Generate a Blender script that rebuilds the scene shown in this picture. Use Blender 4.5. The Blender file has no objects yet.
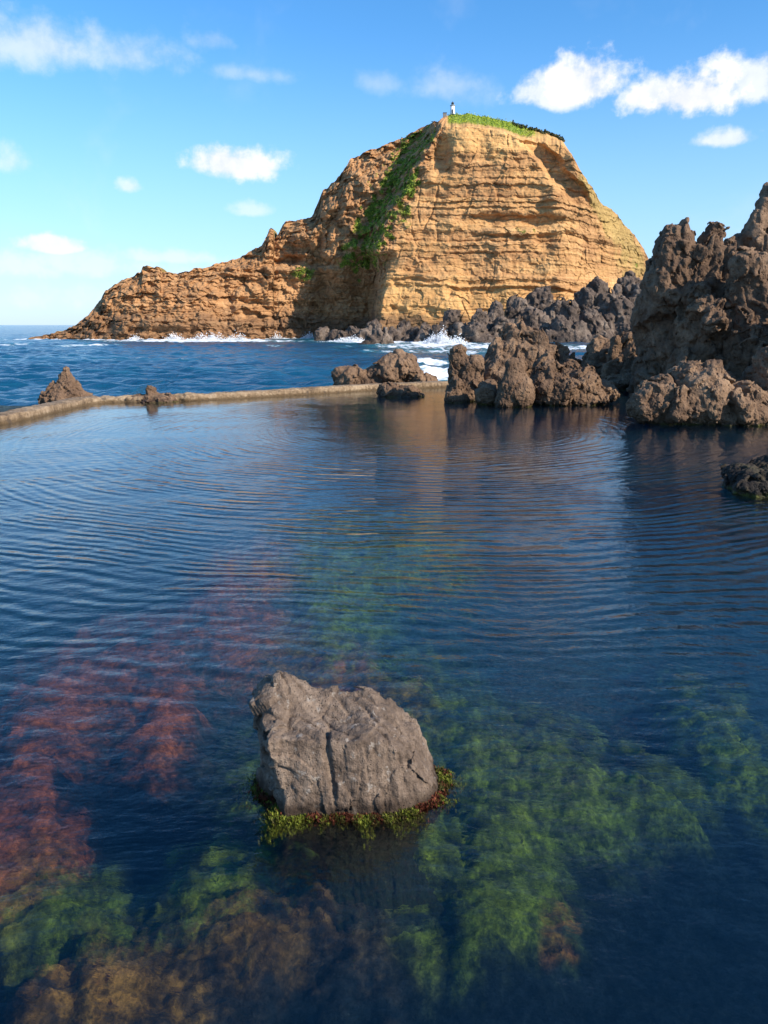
import bpy, math, random
import numpy as np
from mathutils import Vector
random.seed(7)
R = math.radians
sc = bpy.context.scene
COL = sc.collection
F32 = np.float32

# ------------------------------------------------------------------ camera
FPX, PITCH, CAMH = 770.0, R(13.65), 2.6
CP, SP = math.cos(PITCH), math.sin(PITCH)
SEA = -2.0
cam = bpy.data.cameras.new('camera')
cam.sensor_fit = 'VERTICAL'; cam.sensor_height = 24.0; cam.lens = 24.0 * FPX / 1024.0
cam.clip_start = 0.1; cam.clip_end = 60000
camo = bpy.data.objects.new('camera', cam); COL.objects.link(camo)
camo.location = (0, 0, CAMH); camo.rotation_euler = (math.pi / 2 - PITCH, 0, 0)
sc.camera = camo

def ray(px, py):
    a = (np.asarray(px, float) - 384) / FPX; b = (512 - np.asarray(py, float)) / FPX
    return a, CP + b * SP, -SP + b * CP
def at(px, py, Y):
    dx, dy, dz = ray(px, py); t = Y / dy
    return np.stack([dx * t, dy * t + 0 * t, CAMH + dz * t], -1)
def atz(px, py, z):
    dx, dy, dz = ray(px, py); t = (z - CAMH) / dz
    return np.stack([dx * t, dy * t, z + 0 * t], -1)
def pxm(Y): return Y / FPX          # metres per pixel at distance Y

# ------------------------------------------------------------------ noise
def _tab(seed):
    r = np.random.RandomState(seed)
    perm = r.permutation(256).astype(np.int32); perm = np.concatenate([perm, perm, perm])
    g = r.normal(size=(256, 3)); g /= np.linalg.norm(g, axis=1)[:, None]
    return perm, g.astype(F32)
_T = {}
def pnoise(P, seed=0):
    if seed not in _T: _T[seed] = _tab(seed + 11)
    perm, g = _T[seed]
    P = np.asarray(P, F32); fl = np.floor(P); f = P - fl; i = fl.astype(np.int32) & 255
    u = f * f * f * (f * (f * 6 - 15) + 10)
    x0, y0, z0 = i[..., 0], i[..., 1], i[..., 2]
    out = 0
    for a in (0, 1):
        px_ = perm[x0 + a]; wx = u[..., 0] if a else 1 - u[..., 0]
        for b in (0, 1):
            py_ = perm[px_ + y0 + b]; wy = wx * (u[..., 1] if b else 1 - u[..., 1])
            for c in (0, 1):
                h = perm[py_ + z0 + c] & 255; gg = g[h]
                d = gg[..., 0] * (f[..., 0] - a) + gg[..., 1] * (f[..., 1] - b) + gg[..., 2] * (f[..., 2] - c)
                out = out + d * wy * (u[..., 2] if c else 1 - u[..., 2])
    return out * 1.5
def fbm(P, o=4, seed=0, gain=.5):
    P = np.asarray(P, F32); s = 0; a = 1.0
    for k in range(o):
        s = s + a * pnoise(P, seed + k); P = P * 2.03 + 17.1; a *= gain
    return s
def billow(P, o=4, seed=0, gain=.5):        # rounded bulges, sharp creases
    P = np.asarray(P, F32); s = 0; a = 1.0
    for k in range(o):
        s = s + a * (np.abs(pnoise(P, seed + k)) * 2.2 - .55); P = P * 2.07 + 9.7; a *= gain
    return s
def worley(P, seed=0, facet=False):                       # F1, F2 on jittered lattice
    P = np.asarray(P, F32); fl = np.floor(P).astype(np.int32); f1 = np.full(P.shape[:-1], 9, F32); f2 = f1.copy(); cid = np.zeros(P.shape[:-1], F32); fac = cid.copy()
    if seed not in _T: _T[seed] = _tab(seed + 11)
    perm, g = _T[seed]
    fl = np.floor(P - .5).astype(np.int32)
    for a in (0, 1):
        for b in (0, 1):
            for c in (0, 1):
                q = fl + np.array([a, b, c], np.int32)
                h = perm[perm[perm[q[..., 0] & 255] + (q[..., 1] & 255)] + (q[..., 2] & 255)] & 255
                e = q.astype(F32) + F32(.5) + F32(.42) * g[h] - P; d = np.sqrt((e * e).sum(-1))
                n = d < f1
                f2 = np.where(n, f1, np.minimum(f2, d)); cid = np.where(n, h / 255., cid)
                if facet: fac = np.where(n, (e * g[(h * 7 + 13) & 255]).sum(-1), fac)
                f1 = np.where(n, d, f1)
    return (f1, f2, cid, fac) if facet else (f1, f2, cid)
def sst(a, b, x):
    t = np.clip((x - a) / (b - a), 0, 1); return t * t * (3 - 2 * t)
def pnoise1(x, seed=0):
    x = np.asarray(x, F32); return pnoise(np.stack([x, x * 0 + .37, x * 0 + .71], -1), seed)

# ------------------------------------------------------------------ mesh helpers
def mesh_obj(name, V, F, mat, parent=None, smooth=True, attrs=None):
    me = bpy.data.meshes.new(name)
    V = np.asarray(V, F32).reshape(-1, 3); F = np.asarray(F, np.int32); k = F.shape[1]
    me.vertices.add(len(V)); me.vertices.foreach_set('co', V.ravel())
    me.loops.add(F.size); me.loops.foreach_set('vertex_index', F.ravel())
    me.polygons.add(len(F)); me.polygons.foreach_set('loop_start', np.arange(len(F), dtype=np.int32) * k)
    me.polygons.foreach_set('use_smooth', np.full(len(F), smooth))
    me.update(); me.validate()
    if attrs:
        for an, A in attrs.items():
            A = np.asarray(A, F32)
            if A.ndim == 1:
                at_ = me.attributes.new(an, 'FLOAT', 'POINT'); at_.data.foreach_set('value', A)
            else:
                A4 = np.ones((len(A), 4), F32); A4[:, :3] = A
                at_ = me.attributes.new(an, 'FLOAT_COLOR', 'POINT'); at_.data.foreach_set('color', A4.ravel())
    me.materials.append(mat)
    o = bpy.data.objects.new(name, me); COL.objects.link(o)
    if parent: o.parent = parent
    return o
def tag(o, label=None, cat=None, group=None, kind=None):
    if label: o['label'] = label
    if cat: o['category'] = cat
    if group: o['group'] = group
    if kind: o['kind'] = kind
    return o
def gridfaces(n, m, wrap=False):             # n rows, m cols
    i = np.arange(n - 1)[:, None] * m + np.arange(m - 1)[None]
    return np.stack([i, i + 1, i + m + 1, i + m], -1).reshape(-1, 4)

def surface_nets(Fv, org, h):
    Fv = np.pad(Fv, 1, constant_values=abs(h)); org = np.asarray(org) - h
    ins = Fv < 0; nx, ny, nz = Fv.shape
    cnt = np.zeros((nx - 1, ny - 1, nz - 1), np.int8)
    cor = [(a, b, c) for a in (0, 1) for b in (0, 1) for c in (0, 1)]
    for a, b, c in cor: cnt += ins[a:nx - 1 + a, b:ny - 1 + b, c:nz - 1 + c]
    act = (cnt > 0) & (cnt < 8); A = np.argwhere(act)
    vals = {c: Fv[A[:, 0] + c[0], A[:, 1] + c[1], A[:, 2] + c[2]] for c in cor}
    pos = np.zeros((len(A), 3)); n = np.zeros(len(A))
    for c in cor:
        for ax in range(3):
            if c[ax] == 0:
                d = list(c); d[ax] = 1; d = tuple(d)
                va, vb = vals[c], vals[d]; cr = (va < 0) != (vb < 0)
                t = np.where(cr, va / np.where(cr, va - vb, 1), 0)
                p = np.array(c, float)[None].repeat(len(A), 0); p[:, ax] += t
                pos += p * cr[:, None]; n += cr
    V = (A + pos / n[:, None]) * h + org
    idx = np.full(act.shape, -1, np.int64); idx[act] = np.arange(len(A)); fs = []
    for ax in range(3):
        u, v = (ax + 1) % 3, (ax + 2) % 3
        s0 = [slice(1, -1)] * 3; s1 = [slice(1, -1)] * 3
        s0[ax] = slice(0, -1); s1[ax] = slice(1, None)
        a = ins[tuple(s0)]; b = ins[tuple(s1)]
        for flip, m in ((False, a & ~b), (True, ~a & b)):
            E = np.argwhere(m); E[:, u] += 1; E[:, v] += 1
            def g(du, dv):
                q = E.copy(); q[:, u] -= du; q[:, v] -= dv
                return idx[q[:, 0], q[:, 1], q[:, 2]]
            f = np.stack([g(1, 1), g(0, 1), g(0, 0), g(1, 0)], -1)
            fs.append(f[:, ::-1] if flip else f)
    return V.astype(F32), np.concatenate(fs)

# prims: ('e', centre, radii, rotY)   ('c', a, b, ra, rb, ysc)   ('p', centre, [(normal,dist)...])
def prim_sdf(pr, P):
    if pr[0] == 'e':
        _, c, r, rot = pr; q = P - np.asarray(c, F32)
        if rot:
            cs, sn = math.cos(rot), math.sin(rot)
            q = np.stack([q[..., 0] * cs + q[..., 2] * sn, q[..., 1], -q[..., 0] * sn + q[..., 2] * cs], -1)
        r = np.asarray(r, F32); k = np.linalg.norm(q / r, axis=-1); k2 = np.linalg.norm(q / (r * r), axis=-1)
        return k * (k - 1) / np.maximum(k2, 1e-4)
    if pr[0] == 'c':
        _, a, b, ra, rb, ys = pr; a = np.asarray(a, F32); b = np.asarray(b, F32)
        S = np.array([1, 1 / ys, 1], F32); q = (P - a) * S; d = (b - a) * S
        t = np.clip((q @ d) / (d @ d), 0, 1)
        return np.linalg.norm(q - t[..., None] * d, axis=-1) - (ra + (rb - ra) * t)
    if pr[0] == 'p':
        _, c, pl = pr; q = P - np.asarray(c, F32); s = None
        for n, dd in pl:
            n = np.asarray(n, F32); n = n / np.linalg.norm(n); v = q @ n - dd
            s = v if s is None else smax(s, v, 0.0)
        return s
def smin(a, b, k):
    if k <= 0: return np.minimum(a, b)
    h = np.clip(.5 + .5 * (b - a) / k, 0, 1); return b + (a - b) * h - k * h * (1 - h)
def smax(a, b, k): return -smin(-a, -b, k)
def union(prims, P, k):
    s = None
    for pr in prims:
        v = prim_sdf(pr, P); s = v if s is None else smin(s, v, k)
    return s
def build_field(prims, vox, k, fn, band, zmin, pad=None):
    lo = np.full(3, 1e9); hi = -lo
    for pr in prims:
        if pr[0] == 'e':
            r = max(pr[2][0], pr[2][2]) if pr[3] else None
            rr = np.array([r or pr[2][0], pr[2][1], r or pr[2][2]]); lo = np.minimum(lo, pr[1] - rr); hi = np.maximum(hi, pr[1] + rr)
        elif pr[0] == 'c':
            for p, r in ((pr[1], pr[3]), (pr[2], pr[4])):
                rr = np.array([r, r * pr[5], r]); lo = np.minimum(lo, p - rr); hi = np.maximum(hi, p + rr)
        else:
            m = 1.2 * max(abs(d) for n, d in pr[2]); lo = np.minimum(lo, np.array(pr[1]) - m); hi = np.maximum(hi, np.array(pr[1]) + m)
    pad = band if pad is None else pad
    lo -= pad; hi += pad; lo[2] = max(lo[2], zmin)
    ax = [np.arange(lo[i], hi[i] + vox, vox, dtype=F32) for i in range(3)]
    Fv = np.empty([len(a) for a in ax], F32)
    for i0 in range(0, len(ax[0]), 16):
        X, Y, Z = np.meshgrid(ax[0][i0:i0 + 16], ax[1], ax[2], indexing='ij'); P = np.stack([X, Y, Z], -1)
        f = union(prims, P, k); m = np.abs(f) < band + 2 * vox
        if m.any(): f[m] = fn(P[m], prims, k)
        Fv[i0:i0 + 16] = f
    return surface_nets(Fv, lo, vox)

def crag_fn(s, seed, amp=1.0, vert=1.0, warp=.35):
    """s = size of the main lumps in metres"""
    rs_ = np.random.RandomState(seed); tilt = rs_.uniform(-.25, .25, 2)
    def fn(P, prims, k):
        w = (np.stack([fbm(P / (s * 1.1) + 31 * j, 3, seed + j) for j in range(3)], -1) * (s * warp * .55)).astype(F32)
        f = union(prims, P + w, k)
        sv = np.array([1, 1, 1 / vert], F32)
        D = P.copy(); D[:, 0] += tilt[0] * P[:, 2]; D[:, 1] += tilt[1] * P[:, 2]
        f1, f2, cid, fa = worley(D * sv / (s * .6) + w / s * 1.3, seed + 3, True)
        g1, g2_, cid2, fb = worley(D / (s * .20) + w / s * 3, seed + 7, True)
        f = f - amp * s * (.075 * billow(D * sv / (s * .9), 5, seed + 5, .62))
        f = f + amp * s * (.05 * np.exp(-((f2 - f1) / .07) ** 2) + .26 * fa - .05 * (cid - .5))
        f = f + amp * s * (.014 * np.exp(-((g2_ - g1) / .08) ** 2) + .10 * fb - .016 * (cid2 - .5))
        vr = np.abs(pnoise((D + w * .5) * np.array([1, 1, .28], F32) / (s * .26), seed + 14)); f = f + amp * s * .055 * (np.exp(-(vr / .10) ** 2) - .25)
        rg = np.abs(pnoise(D * np.array([1, 1, .6], F32) / (s * .13), seed + 12)); f = f + amp * s * .03 * (np.exp(-(rg / .09) ** 2) - .2)
        return f - amp * s * .02
    return fn
def biggest(V, F):
    lab = np.arange(len(V))
    while True:
        m = lab[F].min(1); new = lab.copy()
        for c in range(F.shape[1]): np.minimum.at(new, F[:, c], m)
        new = new[new]
        if (new == lab).all(): break
        lab = new
    top = np.bincount(lab).argmax(); keep = lab == top
    idx = np.cumsum(keep) - 1; Fk = F[keep[F[:, 0]]]
    return V[keep], idx[Fk]

# ------------------------------------------------------------------ node helpers
class NT:
    def __init__(s, mat): s.t = mat.node_tree; s.n = s.t.nodes; s.l = s.t.links
    def new(s, typ, **kw):
        n = s.n.new(typ)
        for k, v in kw.items():
            if k.startswith('i_'): n.inputs[k[2:].replace('_', ' ')].default_value = v
            else: setattr(n, k, v)
        return n
    def link(s, a, b): s.l.new(a, b)
    def math(s, op, a, b=None, c=None, clamp=False):
        n = s.n.new('ShaderNodeMath'); n.operation = op; n.use_clamp = clamp
        for i, v in enumerate((a, b, c)):
            if v is None: continue
            if isinstance(v, (int, float)): n.inputs[i].default_value = v
            else: s.l.new(v, n.inputs[i])
        return n.outputs[0]
    def vmath(s, op, a, b=None):
        n = s.n.new('ShaderNodeVectorMath'); n.operation = op
        for i, v in enumerate((a, b)):
            if v is None: continue
            if isinstance(v, (tuple, list)): n.inputs[i].default_value = v
            else: s.l.new(v, n.inputs[i])
        return n.outputs[0]
    def noise(s, vec, scale, detail=4, rough=.55, dist=0):
        n = s.n.new('ShaderNodeTexNoise'); n.inputs['Scale'].default_value = scale; n.inputs['Detail'].default_value = detail
        n.inputs['Roughness'].default_value = rough; n.inputs['Distortion'].default_value = dist; s.l.new(vec, n.inputs['Vector']); return n.outputs['Fac']
    def mix(s, fac, a, b, mode='MIX'):
        n = s.n.new('ShaderNodeMix'); n.data_type = 'RGBA'; n.blend_type = mode
        for i, v in ((0, fac), (6, a), (7, b)):
            if isinstance(v, (int, float)): n.inputs[i].default_value = v
            elif isinstance(v, tuple): n.inputs[i].default_value = v if len(v) == 4 else v + (1,)
            else: s.l.new(v, n.inputs[i])
        return n.outputs[2]
    def ramp(s, fac, stops):
        n = s.n.new('ShaderNodeValToRGB'); e = n.color_ramp.elements
        while len(e) < len(stops): e.new(.5)
        for el, (p, c) in zip(e, stops): el.position = p; el.color = tuple(c) + (1,) if len(c) == 3 else c
        s.l.new(fac, n.inputs[0]); return n.outputs[0]
    def srange(s, v, a, b, c=0., d=1.):
        n = s.n.new('ShaderNodeMapRange'); n.interpolation_type = 'SMOOTHSTEP'
        for i, x in enumerate((a, b, c, d)): n.inputs[i + 1].default_value = x
        s.l.new(v, n.inputs[0]); return n.outputs[0]
    def bump(s, h, dist, strength=1., normal=None):
        n = s.n.new('ShaderNodeBump'); n.inputs['Distance'].default_value = dist; n.inputs['Strength'].default_value = strength
        s.l.new(h, n.inputs['Height'])
        if normal: s.l.new(normal, n.inputs['Normal'])
        return n.outputs[0]
def newmat(name):
    m = bpy.data.materials.new(name); m.use_nodes = True; m.node_tree.nodes.clear()
    t = NT(m); out = t.new('ShaderNodeOutputMaterial'); return m, t, out
def principled(t, out, rough=.85, spec=.3):
    b = t.new('ShaderNodeBsdfPrincipled'); b.inputs['Roughness'].default_value = rough; b.inputs['Specular IOR Level'].default_value = spec
    t.link(b.outputs[0], out.inputs['Surface']); return b

def rock_mat(name, dark, mid, light, s, wl=None, wet=.25, bump=.06, algae=None, wetcol=.45):
    m, t, out = newmat(name); b = principled(t, out, .9, .25)
    pos = t.new('ShaderNodeNewGeometry').outputs['Position']
    n1 = t.noise(pos, 1.0 / s, 6, .62, .4); n2 = t.noise(pos, 5.0 / s, 5, .65); n3 = t.noise(pos, 22. / s, 3, .6)
    v = t.math('ADD', t.math('MULTIPLY', n1, .55), t.math('ADD', t.math('MULTIPLY', n2, .3), t.math('MULTIPLY', n3, .15)))
    c = t.ramp(v, [(.36, dark), (.5, mid), (.64, light)])
    # small pits and specks
    vor = t.new('ShaderNodeTexVoronoi'); vor.inputs['Scale'].default_value = 14. / s; t.link(pos, vor.inputs['Vector'])
    pit = t.srange(vor.outputs['Distance'], .05, .3)
    c = t.mix(t.math('MULTIPLY', t.math('SUBTRACT', 1., pit), .55), c, t.mix(1., c, (.45, .42, .42), 'MULTIPLY'))
    h = t.math('ADD', t.math('MULTIPLY', n2, 1.), t.math('ADD', t.math('MULTIPLY', n3, .35), t.math('MULTIPLY', pit, .25)))
    if wl is not None:
        z = t.new('ShaderNodeSeparateXYZ'); t.link(pos, z.inputs[0])
        zz = t.math('SUBTRACT', t.math('ADD', z.outputs[2], t.math('MULTIPLY', t.math('SUBTRACT', n2, .5), wet * 1.6)), wl)
        w = t.srange(zz, wet * .2, wet, 1., 0.)
        c = t.mix(w, c, t.mix(1., c, (wetcol, wetcol * .96, wetcol * .92), 'MULTIPLY'))
        if algae:
            w2 = t.srange(zz, -.02, wet * .35, 1., 0.)
            c = t.mix(t.math('MULTIPLY', w2, t.srange(n1, .38, .55)), c, algae)
        t.link(t.math('SUBTRACT', .9, t.math('MULTIPLY', w, .35)), b.inputs['Roughness'])
    t.link(c, b.inputs['Base Color']); t.link(t.bump(h, bump), b.inputs['Normal'])
    return m

# ------------------------------------------------------------------ world + sun
SUN = Vector((0.76, -0.50, 0.56)).normalized()
el = math.asin(SUN.z); az = math.atan2(SUN.x, SUN.y)
w = bpy.data.worlds.new('World'); sc.world = w; w.use_nodes = True; w.node_tree.nodes.clear(); t = NT(w)
wo = t.new('ShaderNodeOutputWorld'); bg = t.new('ShaderNodeBackground'); bg.inputs['Strength'].default_value = 0.12
t.link(bg.outputs[0], wo.inputs[0])
sky = t.new('ShaderNodeTexSky'); sky.sky_type = 'NISHITA'; sky.sun_disc = False; sky.sun_elevation = el; sky.sun_rotation = az
sky.air_density = 1.0; sky.dust_density = .25; sky.ozone_density = 2.5; sky.altitude = 0
hs = t.new('ShaderNodeHueSaturation'); hs.inputs['Saturation'].default_value = 1.22; hs.inputs['Value'].default_value = 1.0
hs.inputs['Hue'].default_value = .497
t.link(t.mix(1., sky.outputs[0], (1.05, 1.14, 1.27), 'MULTIPLY'), hs.inputs['Color'])
gen = t.new('ShaderNodeTexCoord').outputs['Generated']
sep = t.new('ShaderNodeSeparateXYZ'); t.link(gen, sep.inputs[0])
azn = t.math('ARCTAN2', sep.outputs[0], sep.outputs[1]); eln = t.math('ARCSINE', sep.outputs[2])
nz = t.noise(gen, 22, 9, .6); nz2 = t.noise(gen, 5.5, 5, .6, .3)
cv = t.vmath('MULTIPLY', gen, (1, 1, 2.4)); nz3 = t.noise(cv, 9, 8, .6)
def dirof(px, py):
    a, b, c = ray(px, py); return math.atan2(a, b), math.atan2(c, math.hypot(a, b))
# (px, py, rx px, ry px, opacity, softness, flatness)
clouds = [(578, 86, 42, 27, 1., .55), (560, 92, 40, 24, .8, .6), (700, 97, 62, 28, 1., .5), (665, 96, 40, 20, .9, .5), (752, 88, 40, 28, .8, .6), (722, 140, 36, 11, .75, .8), (236, 167, 42, 21, .95, .6),
          (45, 48, 100, 34, .55, 1.2), (118, 56, 66, 26, .42, 1.2), (450, 88, 44, 28, .30, 1.2), (380, 84, 24, 15, .24, 1.2), (252, 75, 40, 12, .30, 1.2), (212, 40, 26, 20, .25, .9),
          (129, 187, 14, 10, .6, .8), (10, 163, 26, 20, .45, .9), (252, 211, 20, 9, .45, .8), (48, 246, 30, 10, .75, .5), (20, 268, 70, 18, .42, .9), (95, 268, 80, 16, .38, .9), (165, 258, 54, 9, .42, .8), (210, 285, 80, 18, .25, .9),
          (40, 300, 110, 16, .25, .9), (900, 130, 70, 30, .8, .6), (-120, 120, 90, 30, .7, .6), (240, -120, 120, 40, .6, .8), (620, -200, 140, 50, .6, .8), (1050, 60, 90, 40, .8, .6)]
mask = None
for (px, py, rx, ry, op, soft) in clouds:
    a0, e0 = dirof(px, py); a1, _ = dirof(px + rx, py); _, e1 = dirof(px, py - ry)
    dx = t.math('DIVIDE', t.math('SUBTRACT', azn, a0), abs(a1 - a0) * 1.3); dy = t.math('DIVIDE', t.math('SUBTRACT', eln, e0), abs(e1 - e0) * 1.35)
    dyb = t.math('MULTIPLY', t.math('MINIMUM', dy, 0.), 1.7); dy = t.math('ADD', t.math('MAXIMUM', dy, 0.), dyb)
    r2 = t.math('SQRT', t.math('ADD', t.math('MULTIPLY', dx, dx), t.math('MULTIPLY', dy, dy)))
    v = t.math('ADD', t.math('SUBTRACT', 1., r2), t.math('ADD', t.math('MULTIPLY', t.math('SUBTRACT', nz, .5), 2.1), t.math('MULTIPLY', t.math('SUBTRACT', nz3, .5), 1.2)))
    c = t.srange(v, .02, .22 + soft * .75, 0., op)
    mask = c if mask is None else t.math('MAXIMUM', mask, c)
# faint high streaks and low haze
ci = t.math('MULTIPLY', t.srange(nz2, .52, .8), .22); mask = t.math('MAXIMUM', mask, ci)
low = t.math('MULTIPLY', t.srange(eln, -.06, .34, 1., 0.), .78); 
base = t.mix(low, hs.outputs[0], (2.6, 4.0, 6.2))
cc = t.mix(t.srange(nz, .35, .62), (5.0, 5.2, 5.9), (6.2, 6.2, 6.3))
t.link(t.mix(mask, base, cc), bg.inputs['Color'])
sl = bpy.data.lights.new('sun', 'SUN'); sl.energy = 4.5; sl.angle = R(.53); sl.color = (1., .91, .78)
so = bpy.data.objects.new('sun', sl); COL.objects.link(so); so.rotation_euler = (-SUN).to_track_quat('-Z', 'Y').to_euler(); so.location = (30, -30, 40)

# ------------------------------------------------------------------ island
def interp2(rows, cols, tab, r, c):
    tab = np.asarray(tab, float)
    ci = np.array([np.interp(c, cols, tab[i]) for i in range(len(rows))])     # rows x n
    out = np.zeros_like(r)
    rr = np.clip(np.searchsorted(rows, r) - 1, 0, len(rows) - 2); rows = np.asarray(rows)
    f = (r - rows[rr]) / (rows[rr + 1] - rows[rr]); f = f * f * (3 - 2 * f) * .5 + f * .5
    n = np.arange(len(c)); return ci[rr, n] * (1 - f) + ci[rr + 1, n] * f
crest = [(14, 345), (29, 338), (50, 334), (76, 326), (88, 316), (91, 312), (98, 305), (104, 293), (106, 290), (123, 279), (141, 273), (143, 267), (159, 266), (162, 272), (177, 274), (200, 268), (226, 262), (240, 257), (251, 251),
         (262, 246), (274, 240), (273.5, 229), (271, 227), (286, 222), (300, 220), (312, 216), (318, 203), (323, 191), (332, 183), (340, 175), (350, 160), (361, 154), (375, 148), (392, 142), (410, 134), (426, 126), (447, 116),
         (465, 114), (486, 117), (505, 121), (521, 127), (542, 132), (550, 134), (561, 139), (566, 146), (572, 155), (585, 177), (598, 197), (603, 204), (615, 212), (624, 224), (637, 238), (645, 252), (650, 262), (653, 277), (660, 300), (668, 325), (680, 345)]
NX, NS = 1150, 620
upx = np.linspace(14, 680, NX)
cx = np.array([c[0] for c in crest], float); cy = np.array([c[1] for c in crest], float)
o = np.argsort(cx, kind='stable'); cry = np.interp(upx, cx[o], cy[o])
cry = cry + 1.3 * pnoise1(upx / 7.0, 3) + .8 * pnoise1(upx / 2.6, 4)
sv = np.linspace(0, 1, NS)
PX, S = np.meshgrid(upx, sv); PX = PX.ravel(); S = S.ravel(); CR = np.interp(PX, upx, cry)
lcols = [14, 60, 100, 150, 200, 250, 290, 320, 345, 500]
lt = [[262, 256, 249, 249, 253, 262, 273, 277, 276, 276],
      [262, 258, 253, 252, 257, 265, 275, 282, 282, 278],
      [263, 262, 259, 259, 263, 271, 278, 277, 273, 268],
      [264, 265, 266, 266, 271, 279, 284, 281, 277, 271],
      [266, 268, 273, 276, 281, 288, 292, 290, 287, 284]]
Yl = interp2([0, .3, .6, .85, 1.0], lcols, lt, S, PX)
Yf = 247 + 15 * S + 62 * np.clip((PX - 560) / 110, 0, 2) ** 1.5 * (1 - .25 * S)
# plan of the spur line separating the lit face from the gully
ZZ0 = S
ar = 371 + np.interp(S, [0, .12, .3, .45, .6, .75, .88, .95, 1], [0, 6, 12, 20, 30, 50, 68, 74, 78]) + 2.5 * pnoise1(S * 14, 8) + 1.5 * pnoise1(S * 40, 9)
q = PX - ar
wl_ = sst(2, -26, q); 
slopew = np.interp(S, [0, .25, .5, .7, 1], [13, 14, 16, 22, 26]); qY = q + 16 * sst(.36, .52, S) * sst(1., .85, S); wl_ = sst(.08, -1, qY / slopew)
Yi = Yf * (1 - wl_) + Yl * wl_
Yi -= 1.5 * np.exp(-((q - 4) / 9.) ** 2) * (1 - S)
# ledge shelf above the gully cave (370-395, 240)
def g2(px, s, wx, ws): return np.exp(-((PX - px) / wx) ** 2 - ((S - s) / ws) ** 2)
rim = 1 - .052 * sst(430, 450, PX) * sst(575, 548, PX)
cap = np.clip((S - (rim)) / (1 - rim + 1e-6), 0, 1) * sst(436, 452, PX) * sst(590, 556, PX)
PYb = 355.
PY = PYb + (CR - PYb) * S
capz = sst(0, 1, cap)
# alcove upper right and its right buttress
alc = sst(-4, 3, (PX - (524 + (PY - 150) * .95)) ) * 0
edge = 548 + 8 * pnoise1(PY / 16, 21)
en1 = 5 * pnoise1(PY / 14, 22) + 2 * pnoise1(PY / 5, 23)
al = sst(-4, 3, PX - (526 + (PY - 148) * .85 + en1)) * sst(edge - 548 + 5, edge - 548 - 3, PX - (549 + (PY - 150) * .84)) * sst(134, 146, PY) * sst(212, 196, PY)
Yi += 3.6 * al
for (bx, by, rx, ry, dd) in [(580, 168, 14, 26, -5), (592, 198, 14, 26, -4), (556, 196, 10, 14, -2.5), (612, 228, 16, 24, -3), (505, 150, 22, 12, -1.6), (462, 148, 16, 20, -2), (441, 150, 8, 16, 3.2),
                             (520, 222, 46, 7, 2.8), (512, 232, 34, 4, -3.2), (545, 240, 10, 16, 1.8), (375, 247, 16, 7, -4), (378, 262, 14, 8, 4), (420, 290, 30, 30, -1.5), (470, 270, 26, 40, 1.5),
                             (330, 262, 24, 10, -3), (300, 262, 30, 6, 4.5), (300, 232, 20, 9, -4.5), (340, 300, 14, 30, -4), (270, 240, 14, 10, -3), (225, 310, 9, 26, 2.5), (150, 300, 12, 14, 2), (105, 320, 9, 14, 2)]:
    Yi += dd * np.exp(-(((PX - bx) / rx) ** 2 + ((PY - by) / ry) ** 2) ** 1.5)
P = at(PX, PY, Yi)
x, z = P[:, 0], P[:, 2]
P3 = np.stack([x, Yi, z], -1)
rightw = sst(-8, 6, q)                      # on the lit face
leftw = 1 - sst(240, 330, PX)
# strata : thin resistant beds that stick out and recessed soft beds
dipz = z + .035 * x + 2.2 * fbm(P3 / np.array([60, 60, 200]), 2, 40) + .5 * fbm(P3 / np.array([9, 9, 9]), 2, 42)
def beds(zz, th, seed, sh=.25):
    u = zz / th + 31.3; i = np.floor(u); f = u - i
    h = lambda k: (np.sin(k * 127.1 + seed * 311.7) * 43758.5453) % 1.0
    return (h(i) * (1 - sst(1 - sh, 1, f)) + h(i + 1) * sst(1 - sh, 1, f)) - .5
bl = beds(dipz, 3.4, 1) * 1.3 + beds(dipz, 1.3, 2) * .8 + beds(dipz, .6, 3) * .35
modn = .5 + .8 * np.clip(fbm(P3 / np.array([22, 22, 9]), 3, 50) + .35, 0, 1)
zone = np.interp(z, [0, 20, 32, 52, 60, 90], [.95, 1.0, 1.6, 1.5, .7, .55])
disp = -bl * modn * (zone * rightw * .9 + (1 - rightw) * (.5 + 1.3 * leftw))
# blocky broken strata on the left ridge
vb = beds(x / 1.0 + 1.2 * fbm(P3 / 5., 2, 61), 4.0, 7) * beds(dipz, 2.2, 8) * 4
disp += vb * leftw * 1.4
low = sst(14, 4, z + 3 * fbm(P3 / 12., 2, 77))
rough = billow(P3 / 9., 5, 60, .55)
disp += -rough * (1.5 * leftw * (1 - .3 * low) + .8 * rightw * .6 + 2.0 * (1 - rightw) * (1 - leftw))
disp += .5 * fbm(P3 / 2.2, 3, 70) * (.6 + .6 * (1 - rightw))
# vertical gullies/joints on the face
jn = np.abs(pnoise(np.stack([x / 5.5, Yi * 0, z / 14], -1), 80)); disp += .55 * np.exp(-(jn / .05) ** 2) * sst(-.05, .25, fbm(P3 / 7., 2, 83)) * rightw * sst(.3, .6, pnoise(P3 / 18, 81) + .5)
disp += 2.6 * fbm(P3 / np.array([26, 26, 34]), 3, 90)
_, _, cA, fA = worley(P3 / np.array([9., 9., 4.5]) + .35 * fbm(P3 / 8., 2, 150)[:, None], 151, True); _, _, cB, fB = worley(P3 / np.array([3.2, 3.2, 1.5]) + .3 * fbm(P3 / 3., 2, 152)[:, None], 153, True)
fz = sst(58, 46, z); rr_ = rightw * (.12 + .20 * fz); disp += 2.4 * fA * (rr_ + .8 * (1 - rightw)) + 1.1 * fB * (rr_ + .8 * (1 - rightw)) + .7 * (cB - .5) * (.15 + .9 * leftw)
disp *= 1 - capz * .85
disp *= .25 + .75 * sst(14, 60, PX)
Yd = Yi + disp
Y_final = Yd + capz * 34
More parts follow.
